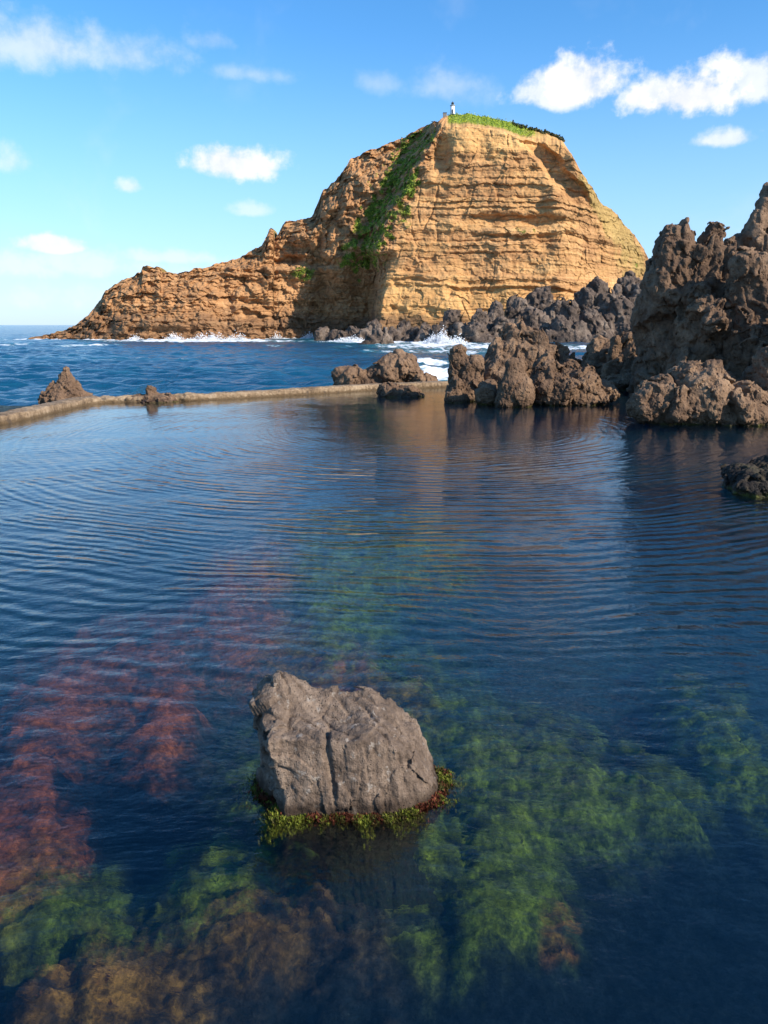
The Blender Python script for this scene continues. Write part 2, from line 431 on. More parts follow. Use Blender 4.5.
# keep the crest line : fade depth displacement is fine, points slide along the view ray of the original silhouette
P = at(PX, PY, Yd)
zc = P[:, 2]
P[:, 1] += capz * 34; P[:, 0] *= 1 + capz * 34 / Yd; P[:, 2] += (zc - CAMH) * capz * 34 / Yd
P[:, 2] += .5 * fbm(P3 / 3.1, 3, 101) * (1 - capz * .6)
# masks
grass = np.zeros(len(PX)); gn = fbm(P3 / 7., 4, 120); gn2 = fbm(P3 / 2.0, 3, 124)
capg = sst(.15, .5, cap) * sst(446, 450, PX) * sst(548, 520, PX + 10 * gn)
band_c = ar - 26 - 10 * S; band_w = np.interp(S, [.3, .4, .6, .8, 1], [8, 18, 30, 26, 18])
slope = np.exp(-((PX - band_c) / band_w) ** 2) * sst(.33, .45, S) * (S < .995)
gs = sst(.42, .75, slope * .95 + .55 * gn + .5 * gn2 - .05)
pt = g2(305, .60, 14, .08) + .8 * g2(405, .62, 18, .10) + .7 * g2(520, .56, 30, .035) + .5 * g2(632, .72, 10, .2)
gs2 = sst(.6, .95, pt + .4 * gn + .4 * gn2) * (pt > .15)
grass = np.clip(np.maximum(capg, np.maximum(gs * (q < 4) * (slope > .2) * sst(-.25, .12, gn2 + .5 * fbm(P3 / 4., 2, 128)), gs2 * .8)), 0, 1)
dry = np.clip(sst(.5, .9, g2(632, .78, 26, .25) + g2(600, .95, 30, .1) + .4 * gn + g2(470, .94, 80, .012) * .0), 0, 1)
NB = 60
# back side
bc = P.reshape(NS, NX, 3)[-1]; rows = []
for k in range(1, NB + 1):
    f = k / NB; B = bc.copy(); hz = bc[:, 2] + 8
    B[:, 1] += 58 * f ** .8 * np.clip(hz / 40, .25, 1); B[:, 0] *= 1 - .0 * f; B[:, 2] = bc[:, 2] - hz * f ** 2.1
    nn = fbm(B / 9., 3, 130); B[:, 1] += 3 * nn * min(1, f * 3); B[:, 2] += 1.2 * nn * min(1, f * 3); rows.append(B)
allP = np.concatenate([P] + rows); nB = NB * NX
ext = lambda a, v: np.concatenate([a, np.full(nB, v)])
# colour zones (rock kinds) -> attributes
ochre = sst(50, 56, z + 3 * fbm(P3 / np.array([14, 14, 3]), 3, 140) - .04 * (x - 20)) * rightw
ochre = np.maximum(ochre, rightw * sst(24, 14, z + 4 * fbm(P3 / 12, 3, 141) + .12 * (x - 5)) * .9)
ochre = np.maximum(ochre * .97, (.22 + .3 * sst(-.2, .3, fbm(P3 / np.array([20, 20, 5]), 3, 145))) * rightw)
darkb = sst(8.5, 3., z + 3.5 * fbm(P3 / 9., 3, 143)) * (.72 - .22 * leftw)
bedc = np.clip(.5 + beds(dipz, 1.1, 5) * .55 + beds(dipz, 2.9, 6) * .45, 0, 1)

def island_mat():
    m, t, out = newmat('island_rock'); b = principled(t, out, .92, .15)
    A = lambda n: t.new('ShaderNodeAttribute', attribute_name=n).outputs['Fac']
    pos = t.new('ShaderNodeNewGeometry').outputs['Position']
    n1 = t.noise(pos, .12, 6, .65, .5); n2 = t.noise(pos, .9, 5, .65)
    st = t.noise(t.vmath('MULTIPLY', pos, (.05, .05, 1.6)), 1., 5, .6); vst = t.noise(t.vmath('MULTIPLY', pos, (.5, .5, .04)), 1., 5, .6)
    v = t.math('ADD', t.math('MULTIPLY', n1, .35), t.math('ADD', t.math('MULTIPLY', n2, .25), t.math('MULTIPLY', st, .4)))
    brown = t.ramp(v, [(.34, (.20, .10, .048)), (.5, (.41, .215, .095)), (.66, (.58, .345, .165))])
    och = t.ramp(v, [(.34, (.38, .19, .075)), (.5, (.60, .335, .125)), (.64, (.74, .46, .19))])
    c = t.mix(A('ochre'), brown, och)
    c = t.mix(t.math('MULTIPLY', t.srange(A('bed'), .45, .15), .38), c, t.mix(1., c, (.52, .44, .42), 'MULTIPLY'))
    c = t.mix(t.math('MULTIPLY', t.srange(vst, .52, .7), .45), c, t.mix(1., c, (.55, .47, .43), 'MULTIPLY'))
    c = t.mix(A('lowdark'), c, t.ramp(n2, [(.3, (.055, .034, .026)), (.7, (.14, .085, .055))]))
    dryc = t.ramp(n2, [(.35, (.20, .17, .05)), (.65, (.42, .33, .10))]); c = t.mix(t.math('MULTIPLY', A('dry'), .5), c, dryc)
    gr = t.ramp(t.noise(pos, .7, 6, .7), [(.3, (.05, .085, .015)), (.5, (.16, .23, .03)), (.7, (.30, .36, .05))])
    c = t.mix(t.math('MULTIPLY', A('grass'), t.srange(n2, .25, .42)), c, gr)
    t.link(c, b.inputs['Base Color'])
    h = t.math('ADD', t.math('MULTIPLY', n2, .8), t.math('MULTIPLY', st, .8))
    t.link(t.bump(h, 1.0, .55), b.inputs['Normal']); return m
F = gridfaces(NS + NB, NX)[:, ::1]
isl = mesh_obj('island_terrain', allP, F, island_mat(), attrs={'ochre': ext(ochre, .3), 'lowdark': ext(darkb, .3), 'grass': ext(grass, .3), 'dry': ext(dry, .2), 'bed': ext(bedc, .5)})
tag(isl, 'tall golden banded sea cliff island with green summit and long low left ridge', 'island', kind='structure')

# grass and scrub tufts on the island
def tufts(name, pts, hgt, wid, nbl, mat, tilt=.5, cols=None, nrm_up=True):
    n = len(pts); r = np.random.RandomState(3)
    base = np.repeat(pts, nbl, 0); N = len(base)
    h = (np.repeat(hgt, nbl) if np.ndim(hgt) else np.full(N, hgt)) * r.uniform(.55, 1.15, N)
    wd = (np.repeat(wid, nbl) if np.ndim(wid) else np.full(N, wid)) * r.uniform(.6, 1.2, N)
    a = r.uniform(0, 2 * np.pi, N); dx, dy = np.cos(a), np.sin(a); tl = r.uniform(0, tilt, N)
    b0 = base + np.stack([dx, dy, 0 * a], -1) * (wd * .5 * r.uniform(0, 1, N))[:, None]
    sd = np.stack([-dy, dx, 0 * a], -1) * (wd * .5)[:, None]
    top = b0 + np.stack([dx * tl * h, dy * tl * h, h * np.sqrt(1 - np.minimum(tl, .95) ** 2)], -1)
    mid = (b0 + top) / 2 + np.stack([0 * a, 0 * a, h * .1], -1)
    V = np.stack([b0 - sd * .6, b0 + sd * .6, mid + sd, mid - sd, top], 1).reshape(-1, 3)
    i = np.arange(N)[:, None] * 5
    Fq = i + np.array([0, 1, 2, 3]); Ft = i + np.array([3, 2, 4, 4])
    me_attr = {'tone': np.repeat(np.repeat(cols if cols is not None else r.uniform(0, 1, n), nbl), 5)}
    Fq = Fq.reshape(-1, 4)
    # triangle tips as degenerate-free quads: split top
    V = np.concatenate([V, (V.reshape(-1, 5, 3)[:, 4] + sd * .15)]); k = N * 5 + np.arange(N)[:, None]
    Ft = np.concatenate([i + 3, i + 2, k, i + 4], 1)
    me_attr['tone'] = np.concatenate([me_attr['tone'], me_attr['tone'][::5]])
    return mesh_obj(name, V, np.concatenate([Fq, Ft]), mat, attrs=me_attr)
def tone_mat(name, stops, rough=.7, tr=0.0):
    m, t, out = newmat(name); b = principled(t, out, rough, .25)
    a = t.new('ShaderNodeAttribute', attribute_name='tone').outputs['Fac']
    pos = t.new('ShaderNodeNewGeometry').outputs['Position']
    n = t.noise(pos, 3., 3, .6); v = t.math('ADD', a, t.math('MULTIPLY', t.math('SUBTRACT', n, .5), .25))
    t.link(t.ramp(v, stops), b.inputs['Base Color']); return m
rs = np.random.RandomState(5)
Gm = grass * (rs.uniform(size=len(grass)) < .9)
cand = np.where((grass > .45) & (rs.uniform(size=len(grass)) < .30))[0]
gp = P[cand] + rs.normal(size=(len(cand), 3)) * .25
tone = np.where(cap[cand] > .2, .88, .50) + .18 * rs.normal(size=len(cand))
gmat = tone_mat('grass_blades', [(0., (.03, .055, .012)), (.4, (.12, .16, .03)), (.75, (.27, .34, .03)), (1., (.46, .52, .05))])
tag(tufts('grass', gp, .34, .34, 4, gmat, .7, tone), 'green grass and scrub on the summit and the gully slope of the cliff island', 'grass', kind='stuff')
# dark shrubs along the summit rim
rimi = np.where((S > .995) & (PX > 512) & (PX < 563))[0]; rimi = rimi[rs.uniform(size=len(rimi)) < .8]
sp = P[rimi] + rs.normal(size=(len(rimi), 3)) * np.array([.4, .6, .25])
smat = tone_mat('rim_scrub', [(0., (.02, .03, .012)), (.6, (.06, .07, .025)), (1., (.13, .12, .05))])
tag(tufts('shrubbery', sp, .7, .5, 6, smat, .8), 'dark scrub along the right rim of the green summit', 'scrub', kind='stuff')

# little lighthouse on the summit
def simple_mat(name, c, rough=.6, var=.15, sc_=8.):
    m, t, out = newmat(name); b = principled(t, out, rough, .4); pos = t.new('ShaderNodeNewGeometry').outputs['Position']
    n = t.noise(pos, sc_, 4, .6); t.link(t.mix(t.math('MULTIPLY', n, var * 2), c, tuple(x * .6 for x in c)), b.inputs['Base Color']); return m
def lathe(name, prof, mat, parent, n=20, rot=0.):
    V = []; F = []
    for (r, zz) in prof:
        for k in range(n): a = 2 * math.pi * k / n + rot; V.append((r * math.cos(a), r * math.sin(a), zz))
    for j in range(len(prof) - 1):
        for k in range(n): F.append((j * n + k, j * n + (k + 1) % n, (j + 1) * n + (k + 1) % n, (j + 1) * n + k))
    return mesh_obj(name, V, F, mat, parent, smooth=n > 8)
li = np.argmin(np.abs(PX - 452) + 1e3 * np.abs(S - 1)); lp = P[li]
lh = bpy.data.objects.new('lighthouse', None); COL.objects.link(lh); lh.location = (lp[0], lp[1] - 1, lp[2] - .3)
lh.scale = (.9, .9, .95)
tag(lh, 'tiny white lighthouse with dark lantern on the green summit', 'lighthouse')
white = simple_mat('lighthouse_white', (.82, .82, .80)); dk = simple_mat('lantern_dark', (.08, .09, .10), .35)
lathe('tower', [(.01, 0), (1.0, 0), (.95, .3), (.8, 2.9), (.01, 2.9)], white, lh)
lathe('gallery', [(.01, 2.9), (1.05, 2.9), (1.05, 3.05), (.01, 3.05)], simple_mat('gallery_grey', (.5, .5, .5)), lh)
lathe('lantern', [(.01, 3.05), (.5, 3.05), (.5, 3.8), (.62, 3.82), (.25, 4.2), (.06, 4.3), (.01, 4.6)], dk, lh)
mesh_obj('door', np.array([(x_, y_, z_) for z_ in (0.05, 1.5) for y_ in (-1.03, -.8) for x_ in (-.28, .28)]), [(0, 1, 3, 2), (4, 6, 7, 5), (0, 4, 5, 1), (2, 3, 7, 6), (0, 2, 6, 4), (1, 5, 7, 3)], dk, lh, smooth=False)
li = np.argmin(np.abs(PX - 444.5) + 1e3 * np.abs(S - 1)); lp = P[li]
hut = bpy.data.objects.new('equipment_cabinet', None); COL.objects.link(hut); hut.location = (lp[0], lp[1] - .5, lp[2] - .3)
tag(hut, 'small dark hut just left of the tiny lighthouse', 'hut')
def box(name, x0, x1, y0, y1, z0, z1, mat, parent): return mesh_obj(name, np.array([(x_, y_, z_) for z_ in (z0, z1) for y_ in (y0, y1) for x_ in (x0, x1)]), [(0, 2, 3, 1), (4, 5, 7, 6), (0, 1, 5, 4), (2, 6, 7, 3), (0, 4, 6, 2), (1, 3, 7, 5)], mat, parent, smooth=False)
hm = simple_mat('hut_wall', (.22, .19, .16)); box('wall', -.6, .6, -.5, .5, 0, 1.3, hm, hut); box('roof', -.7, .7, -.6, .6, 1.3, 1.45, dk, hut)

# ------------------------------------------------------------------ rocks
def E(px, py, rx, ry, Y, dy=None, rot=0):
    s = pxm(Y); dy = dy if dy is not None else max(rx, ry) * s
    return ('e', at(px, py, Y).astype(F32), (rx * s, dy, ry * s), R(rot))
def C(x1, y1, r1, x2, y2, r2, Y, Y2=None, ys=1.0):
    Y2 = Y2 or Y; return ('c', at(x1, y1, Y), at(x2, y2, Y2), r1 * pxm(Y), r2 * pxm(Y2), ys)
BR = dict(dark=(.062, .036, .023), mid=(.165, .100, .060), light=(.32, .205, .125))
mats = {}
def rmat(kind):
    if kind in mats: return mats[kind]
    if kind == 'pool': m = rock_mat('lava_rock_brown', s=1.5, wl=0., wet=.16, bump=.11, algae=(.07, .065, .012), **BR)
    if kind == 'sea': m = rock_mat('lava_rock_sea', s=1.5, wl=SEA, wet=.6, bump=.11, **BR)
    if kind == 'wet': m = rock_mat('lava_rock_wet_shaded', (.012, .010, .008), (.035, .026, .02), (.09, .075, .04), .5, 0., .25, .05, algae=(.10, .10, .02), wetcol=.5)  # wet algae rock, with the shadow over it painted into the near-black tones
    if kind == 'grey': m = rock_mat('lava_rock_grey', (.06, .05, .045), (.165, .135, .115), (.30, .26, .22), 1.2, 0., .3, .06)
    if kind == 'far': m = rock_mat('lava_rock_dark', (.035, .027, .022), (.115, .082, .062), (.27, .205, .155), 8., SEA, 2.5, .5, wetcol=.55)
    mats[kind] = m; return m
def rock(label, prims, s, vox, seed, kind='pool', k=None, zmin=-1.6, amp=1., vert=1.3, name='rock', cat='rock', group=None, warp=.3):
    V, F = build_field(prims, vox, s * .12 if k is None else k, crag_fn(s, seed, amp, vert, warp), s * .55, zmin)
    V, F = biggest(V, F)
    o = mesh_obj(name, V, F, rmat(kind)); return tag(o, label, cat, group)

Gp = 'lava rocks around the pool'
rock('pointed brown rock standing in the sea behind the left end of the pool wall', [C(65, 371, 3, 67, 398, 21, 36), C(56, 388, 5, 54, 415, 12, 36), C(76, 385, 5, 84, 412, 12, 36), E(67, 402, 24, 16, 36)], .9, .036, 3, 'sea', zmin=-3.2, group=Gp, warp=.2, amp=.8)
rock('small low rock bridging a gap in the left pool wall', [C(150, 391, 5, 152, 402, 13, 27.2), E(141, 402, 11, 8, 27.2), E(164, 402, 14, 8, 27.2), E(152, 408, 22, 8, 27.)], .5, .028, 8, group=Gp, zmin=-1.2, amp=.7, warp=.2)
rock('rounded low rock directly behind the pool wall, left of the tilted slab', [E(350, 378, 15, 12, 36.), E(343, 380, 10, 11, 36), C(362, 377, 7, 372, 390, 14, 36), E(355, 392, 20, 10, 36)], 1.0, .04, 12, 'sea', zmin=-3, group=Gp, warp=.2, amp=.6)
rock('tilted grey slab of rock just behind the pool wall', [E(390, 372, 28, 14, 36.5, 1.0, 26), C(398, 358, 6, 388, 390, 20, 36.5), C(408, 366, 8, 424, 390, 12, 36.3), E(425, 384, 12, 7, 36.3), C(372, 380, 8, 370, 395, 14, 36.5)], 1.1, .04, 15, 'sea', zmin=-3, group=Gp, amp=.65, warp=.2)
rock('small pair of lumps in the pool in front of the wall', [E(390, 394, 12, 11, 29.3), E(386, 388, 7, 6, 29.3), E(407, 396, 15, 10, 29.3), E(415, 397, 9, 6, 29.3), E(402, 402, 22, 9, 29.3)], .5, .026, 19, group=Gp, zmin=-.5, amp=.7, warp=.2)
YE = 27.5
rock('slim upright rock with rounded top at the left of the pool mouth', [C(457, 352, 7, 457, 395, 8, YE), C(470, 366, 11, 470, 398, 14, YE), C(457, 382, 7, 457, 405, 9, YE - .6), E(478, 366, 6, 10, YE), E(466, 392, 14, 14, YE)], .7, .03, 23, group=Gp, amp=.65, warp=.2, zmin=-.7)
rock('low dark block between the slim upright rock and the standing slab', [E(487, 394, 12, 13, YE - 1.3), C(490, 388, 8, 495, 402, 10, YE - 1.2)], .6, .028, 27, group=Gp, amp=.6, warp=.15, zmin=-.7)
rock('broad peaked rock rising behind the standing slab at the pool mouth', [C(512, 336, 14, 508, 385, 32, YE + 1.2), C(498, 352, 12, 494, 395, 20, YE + 1.), C(533, 343, 15, 540, 390, 28, YE + 1.2), C(556, 356, 12, 562, 395, 20, YE + 1), E(524, 375, 36, 34, YE + 1.9)], 1.25, .036, 31, group=Gp, vert=1.5, amp=.75, zmin=-.8)
rock('flat faced standing slab in front of the broad peaked rock', [C(514, 367, 9, 514, 400, 17, YE - 2.1, None, .6), C(506, 385, 8, 506, 402, 11, YE - 2.1), E(518, 393, 17, 17, YE - 2.1, .45)], .6, .028, 35, group=Gp, amp=.5, vert=2.2, warp=.12, zmin=-.7)
rock('tumbled heap of square blocks right of the standing slab', [E(548, 368, 13, 11, YE - .6), E(568, 374, 13, 12, YE - .6), E(543, 388, 13, 18, YE - 1.4), E(562, 392, 16, 16, YE - 1.6), E(583, 387, 15, 17, YE - 1.2), E(602, 393, 14, 11, YE - .8), E(575, 380, 12, 10, YE - 1.), E(580, 364, 7, 9, YE), C(556, 398, 14, 600, 400, 10, YE - 1.4)], .75, .03, 39, group=Gp, k=.03, amp=.75, warp=.2, zmin=-.7)
rock('dark rounded boulder left of the pale split rock in the channel', [E(599, 354, 13, 15, 34.5), E(596, 368, 15, 16, 34.5)], 1.0, .04, 43, group=Gp, amp=.6)
rock('pale split rock standing in the channel before the tall crag', [C(629, 340, 7, 632, 378, 18, 33.0), C(618, 345, 6, 612, 378, 10, 33), C(640, 355, 6, 643, 380, 9, 33), E(630, 382, 22, 8, 32.5)], 1.0, .036, 47, group=Gp, vert=1.8, amp=.65, warp=.2, zmin=-.8)
YG = 27.
rock('tall rounded pillar at the left end of the big right crag', [C(675, 244, 17, 668, 300, 23, YG), C(666, 300, 24, 664, 400, 32, YG + .5), C(688, 252, 12, 684, 330, 18, YG), C(655, 330, 10, 652, 385, 12, YG + .3)], 1.3, .040, 51, group=Gp, vert=1.6, zmin=-.8, amp=.75, warp=.25)
rock('broad knobbly middle mass of the big right crag', [C(712, 242, 11, 708, 300, 22, YG - .2), C(730, 264, 15, 728, 320, 28, YG - .4), C(700, 300, 18, 696, 400, 34, YG - .8), C(722, 330, 24, 722, 405, 38, YG - 1.2), C(736, 242, 6, 735, 262, 10, YG + .5), C(700, 258, 9, 696, 290, 12, YG - .4), E(708, 320, 12, 22, YG - 1.7), C(712, 285, 34, 712, 400, 60, YG + 1.4), E(745, 350, 22, 36, YG - 1.8)], 1.15, .040, 55, group=Gp, vert=1.35, zmin=-.8, amp=.85, warp=.25)
rock('rounded column in front of the tall spire at the right edge', [C(748, 268, 17, 750, 340, 23, YG - 1.8), C(752, 330, 25, 756, 405, 32, YG - 1.8), C(766, 300, 14, 772, 400, 24, YG - 2.2)], 1.1, .040, 59, group=Gp, vert=1.5, zmin=-.8, amp=.75, warp=.25)
rock('tallest spire of the right crag, cut off by the right edge', [C(771, 190, 7, 764, 240, 17, YG + .6), C(782, 200, 12, 778, 300, 32, YG + .8), C(800, 220, 24, 810, 400, 60, YG + 1.2), C(850, 260, 30, 870, 420, 60, YG + 1), C(762, 250, 14, 758, 330, 24, YG + .4)], 1.4, .05, 63, group=Gp, vert=1.7, zmin=-.8, amp=.8, warp=.25)
YH = 21.
rock('low rounded boulder at the left foot of the right crag', [E(652, 402, 20, 20, YH, .6), E(641, 408, 13, 15, YH, .5), C(668, 392, 9, 668, 415, 11, YH - .2), E(660, 400, 18, 22, YH + .3)], .7, .026, 67, group=Gp, vert=1.4, amp=.6, warp=.18, zmin=-.6)
rock('humped brown boulder at the centre of the right crag foot', [C(712, 374, 12, 712, 408, 27, YH + .6), C(690, 380, 14, 690, 410, 22, YH + .2), E(705, 398, 26, 26, YH - .1, .7), C(726, 392, 9, 730, 415, 14, YH - .3), C(680, 395, 8, 677, 415, 9, YH - .5), E(700, 376, 28, 13, YH + 1, .9)], .75, .027, 71, group=Gp, vert=1.3, amp=.75, warp=.2, zmin=-.6)
rock('leaning broken boulder at the right edge of the crag foot', [C(748, 392, 11, 752, 415, 20, YH - .1), C(770, 362, 14, 775, 412, 28, YH + .3), C(738, 398, 7, 745, 415, 9, YH - .6), C(800, 350, 22, 820, 420, 42, YH + .8), C(760, 380, 16, 765, 415, 24, YH + .8)], .75, .03, 75, group=Gp, vert=1.3, zmin=-.8, amp=.75)
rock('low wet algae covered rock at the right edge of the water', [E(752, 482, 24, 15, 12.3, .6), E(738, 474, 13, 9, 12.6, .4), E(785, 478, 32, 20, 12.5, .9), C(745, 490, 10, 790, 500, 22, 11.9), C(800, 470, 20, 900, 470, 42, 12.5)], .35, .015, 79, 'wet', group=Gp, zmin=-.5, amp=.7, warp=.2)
# more shore to the right, out of frame
rock('long brown shore crag to the right of the spire', [C(860, 330, 60, 980, 420, 90, 22), C(1050, 300, 90, 1150, 440, 110, 20)], 1.6, .09, 83, zmin=-1.6, group=Gp)

# dark lava boulders at the island's foot
YJ = 208
far = [('dark jagged boulder at the left end of the lava apron', [(452, 322, 12, 14), (440, 336, 10, 12), (462, 334, 14, 12)], 0, 24),
       ('rounded twin topped lava boulder on the shore in front of the golden cliff', [(480, 322, 12, 16), (492, 312, 10, 12), (476, 338, 16, 12), (500, 330, 10, 16)], -6, 28),
       ('broad smooth lava mass in the middle of the apron', [(520, 312, 16, 14), (530, 326, 20, 18), (512, 336, 18, 12), (545, 330, 12, 18)], 0, 30),
       ('small dark lava ridge against the golden cliff', [(545, 303, 16, 12), (560, 312, 14, 14), (530, 304, 12, 9)], 10, 30),
       ('steep dark lava peak below the right cliff', [(598, 292, 14, 14), (585, 305, 16, 18), (608, 312, 18, 24), (592, 330, 20, 20)], 6, 36),
       ('long sloping grey lava buttress', [(568, 316, 12, 18), (560, 334, 18, 14), (578, 336, 14, 16)], -4, 26),
       ('tallest dark lava mound at the right end of the apron', [(628, 288, 16, 14), (640, 300, 14, 22), (622, 318, 20, 26), (646, 330, 16, 24), (660, 310, 14, 24)], 4, 38),
       ('low black boulder in the surf under the gully', [(349, 333, 8, 6), (342, 336, 7, 5), (357, 335, 6, 6)], 12, 14),
       ('round black boulder at the foot of the golden spur', [(373, 331, 12, 8), (366, 337, 10, 6)], 10, 16),
       ('squat boulder standing forward in the surf below the golden spur', [(378, 337, 9, 8), (386, 336, 6, 8), (370, 341, 8, 5)], -22, 14),
       ('brown boulder between the golden spur and the lava apron', [(405, 330, 10, 8), (396, 336, 10, 7), (414, 336, 10, 7)], 10, 16),
       ('small brown boulder touching the left end of the lava apron', [(427, 332, 9, 9), (424, 339, 9, 5)], 5, 14),
       ('flat dark rock ledge in the surf below the shaded gully', [(325, 334, 10, 4), (336, 337, 9, 3)], 18, 12)]
for j, (lab, ls, dY, dep) in enumerate(far):
    pr = []
    for (px, py, rx, ry) in ls:
        Y = YJ + dY + 10 + (345 - py) * .35
        jx = ((px * 37) % 11 - 5) * .5; pr.append(C(px + jx, py - ry * .30, rx * .62, px - jx, 346, rx * 1.15, Y)); pr.append(C(px - rx * .6, py + ry * .1, rx * .3, px - rx * .7, 346, rx * .7, Y - 2))
    s = 4.2 if dep > 20 else 2.6
    rock(lab, pr, s, .34 if dep > 20 else .28, 100 + 7 * j, 'far', zmin=SEA - 2, group='dark lava rocks at the island shore', vert=1.4, amp=.95, warp=.3, k=s * .05)

# hero rock -------------------------------------------------------------
HC = np.array([-.22, 4.02, 0.])
def hero_fn(P, prims, k):
    q = P - HC.astype(F32)
    wv = np.stack([fbm(P / .42 + 13 * j, 3, 200 + j) for j in range(3)], -1) * .010
    q = q + wv
    x_, y_, z_ = q[..., 0], q[..., 1], q[..., 2]
    def pl(n, d):
        n = np.array(n, float); l = np.linalg.norm(n); n = n / l; return (q @ n.astype(F32)) - d
    top = z_ - (.435 + .10 * np.clip((y_ + .3) / .45, 0, 1.2) + .13 * np.exp(-((x_ + .38) / .13) ** 2 - ((y_ - .06) / .15) ** 2) - .26 * sst(.10, .60, x_)) - .055 * np.exp(-((x_ + .03) / .26) ** 2 - ((y_ + .08) / .12) ** 2) * -1
    rdg = np.abs(pnoise(np.stack([(x_ * .55 + y_) * 11, (x_ - y_ * .5) * 3, z_ * 0], -1), 226)); top = top + .020 * np.exp(-(rdg / .12) ** 2) - .008
    front = pl((.02, -1, .12), .345); front2 = pl((-.86, -.50, -.05), .452); frontr = pl((.42, -1, .16), .395)
    left = pl((-1, .05, -.10), .488); right = pl((1, -.12, .40), .485); back = pl((0.05, 1, .12), .185)
    f = smax(front, front2, .012); f = smax(f, frontr, .05); f = smax(f, left, .02); f = smax(f, right, .05); f = smax(f, back, .03)
    f = smax(f, top, .010)
    # vertical flutes on the front and right, strongest to the right
    fl = np.abs(pnoise(np.stack([x_ * 9 + .8 * z_, y_ * 9, z_ * 1.1], -1), 230)); fl2 = np.abs(pnoise(np.stack([x_ * 24 + 1.5 * z_, y_ * 24, z_ * 3.], -1), 231))
    side = sst(.46, .36, z_) * sst(-.16, .05, x_)
    f = f + side * (.013 * np.exp(-(fl / .10) ** 2) + .008 * np.exp(-(fl2 / .16) ** 2) - .004)
    f = f + .028 * np.exp(-((x_ + .06 + .15 * (z_ - .2)) / .016) ** 2) * sst(.05, .2, z_) * sst(-.1, -.2, y_)       # main crack
    # broken hollows on the upper left
    brk = sst(-.22, -.34, x_)
    f1, f2, cid, fa = worley(P / .16 + wv * 4, 233, True)
    h1, h2, hc, ha = worley(P / .30 + wv * 2, 236, True); f = f + .018 * ha * sst(.5, .3, np.abs(z_ - .1) * 0 + .3)
    f = f + brk * (.012 * np.exp(-((f2 - f1) / .12) ** 2) + .05 * fa + .03 * (cid - .5)) 
    for (cx_, cy_, cz_, r_) in ((-.30, -.36, .375, .05), (-.42, -.28, .33, .055), (-.46, -.24, .17, .10), (-.31, -.33, .41, .045), (-.50, -.12, .36, .06), (-.16, -.37, .385, .055), (-.22, -.37, .36, .05), (-.36, -.34, .10, .04), (-.40, -.22, .42, .04)):
        dd = r_ - np.sqrt((x_ - cx_) ** 2 + ((y_ - cy_) * .9) ** 2 + ((z_ - cz_) * 1.25) ** 2)
        f = smax(f, dd, .015)
    f = f - .007 * billow(P / .22, 5, 240, .7) - .005 * fbm(P / .035, 3, 250, .6)
    f = f + .26 * sst(-.05, -.5, z_)
    return f
hp = [('p', HC, [((0, -1, 0), .5), ((0, 1, 0), .56), ((1, 0, 0), .72), ((-1, 0, 0), .62), ((0, 0, 1), .68), ((0, 0, -1), .6)])]
hp_fn = lambda P, prims, k: hero_fn(P, prims, k)
def hero_mesh(vox):
    ax = [np.arange(HC[0] - .80, HC[0] + .95, vox, dtype=F32), np.arange(HC[1] - .62, HC[1] + .50, vox, dtype=F32), np.arange(-.95, .72, vox, dtype=F32)]
    Fv = np.empty([len(a) for a in ax], F32)
    for i0 in range(0, len(ax[0]), 24):
        X, Y, Z = np.meshgrid(ax[0][i0:i0 + 24], ax[1], ax[2], indexing='ij')
        Fv[i0:i0 + 24] = hero_fn(np.stack([X, Y, Z], -1), None, 0)
    return surface_nets(Fv, [a[0] for a in ax], vox)
def hero_mat():
    m, t, out = newmat('hero_basalt'); b = principled(t, out, .88, .3)
    pos = t.new('ShaderNodeNewGeometry').outputs['Position']
    n1 = t.noise(pos, 4., 7, .65, .3); n2 = t.noise(pos, 26., 6, .68); n3 = t.noise(pos, 110., 3, .6)
    vs = t.noise(t.vmath('MULTIPLY', pos, (9, 9, 1.3)), 2.2, 5, .6)
    v = t.math('ADD', t.math('MULTIPLY', n1, .45), t.math('ADD', t.math('MULTIPLY', n2, .25), t.math('ADD', t.math('MULTIPLY', vs, .2), t.math('MULTIPLY', n3, .1))))
    c = t.ramp(v, [(.36, (.055, .037, .026)), (.49, (.160, .112, .080)), (.62, (.31, .228, .165))])
    vor = t.new('ShaderNodeTexVoronoi'); vor.inputs['Scale'].default_value = 55; t.link(pos, vor.inputs['Vector'])
    pit = t.math('MULTIPLY', t.srange(vor.outputs['Distance'], .28, .06), t.srange(n1, .42, .6))
    c = t.mix(pit, c, (.06, .048, .04))
    lich = t.math('MULTIPLY', t.srange(t.noise(pos, 14., 5, .6), .6, .68), .45); c = t.mix(lich, c, (.42, .38, .33))
    z = t.new('ShaderNodeSeparateXYZ'); t.link(pos, z.inputs[0]); zz = t.math('ADD', z.outputs[2], t.math('MULTIPLY', t.math('SUBTRACT', n1, .5), .10))
    w_ = t.srange(zz, .035, .10, 1., 0.); c = t.mix(w_, c, t.mix(1., c, (.33, .30, .27), 'MULTIPLY'))
    c = t.mix(t.srange(zz, -.01, .02, .9, 0.), c, t.ramp(n2, [(.35, (.01, .012, .007)), (.5, (.022, .026, .008)), (.65, (.04, .017, .010))]))
    t.link(c, b.inputs['Base Color'])
    h = t.math('ADD', t.math('MULTIPLY', n2, .012), t.math('ADD', t.math('MULTIPLY', n3, .004), t.math('SUBTRACT', t.math('MULTIPLY', vs, .012), t.math('MULTIPLY', pit, .006))))
    t.link(t.bump(h, 1.8), b.inputs['Normal']); return m
V, Fh = biggest(*hero_mesh(.0072))
hero = tag(mesh_obj('boulder', V, Fh, hero_mat()), 'large block shaped grey brown boulder with fluted face, alone in the near pool', 'boulder')

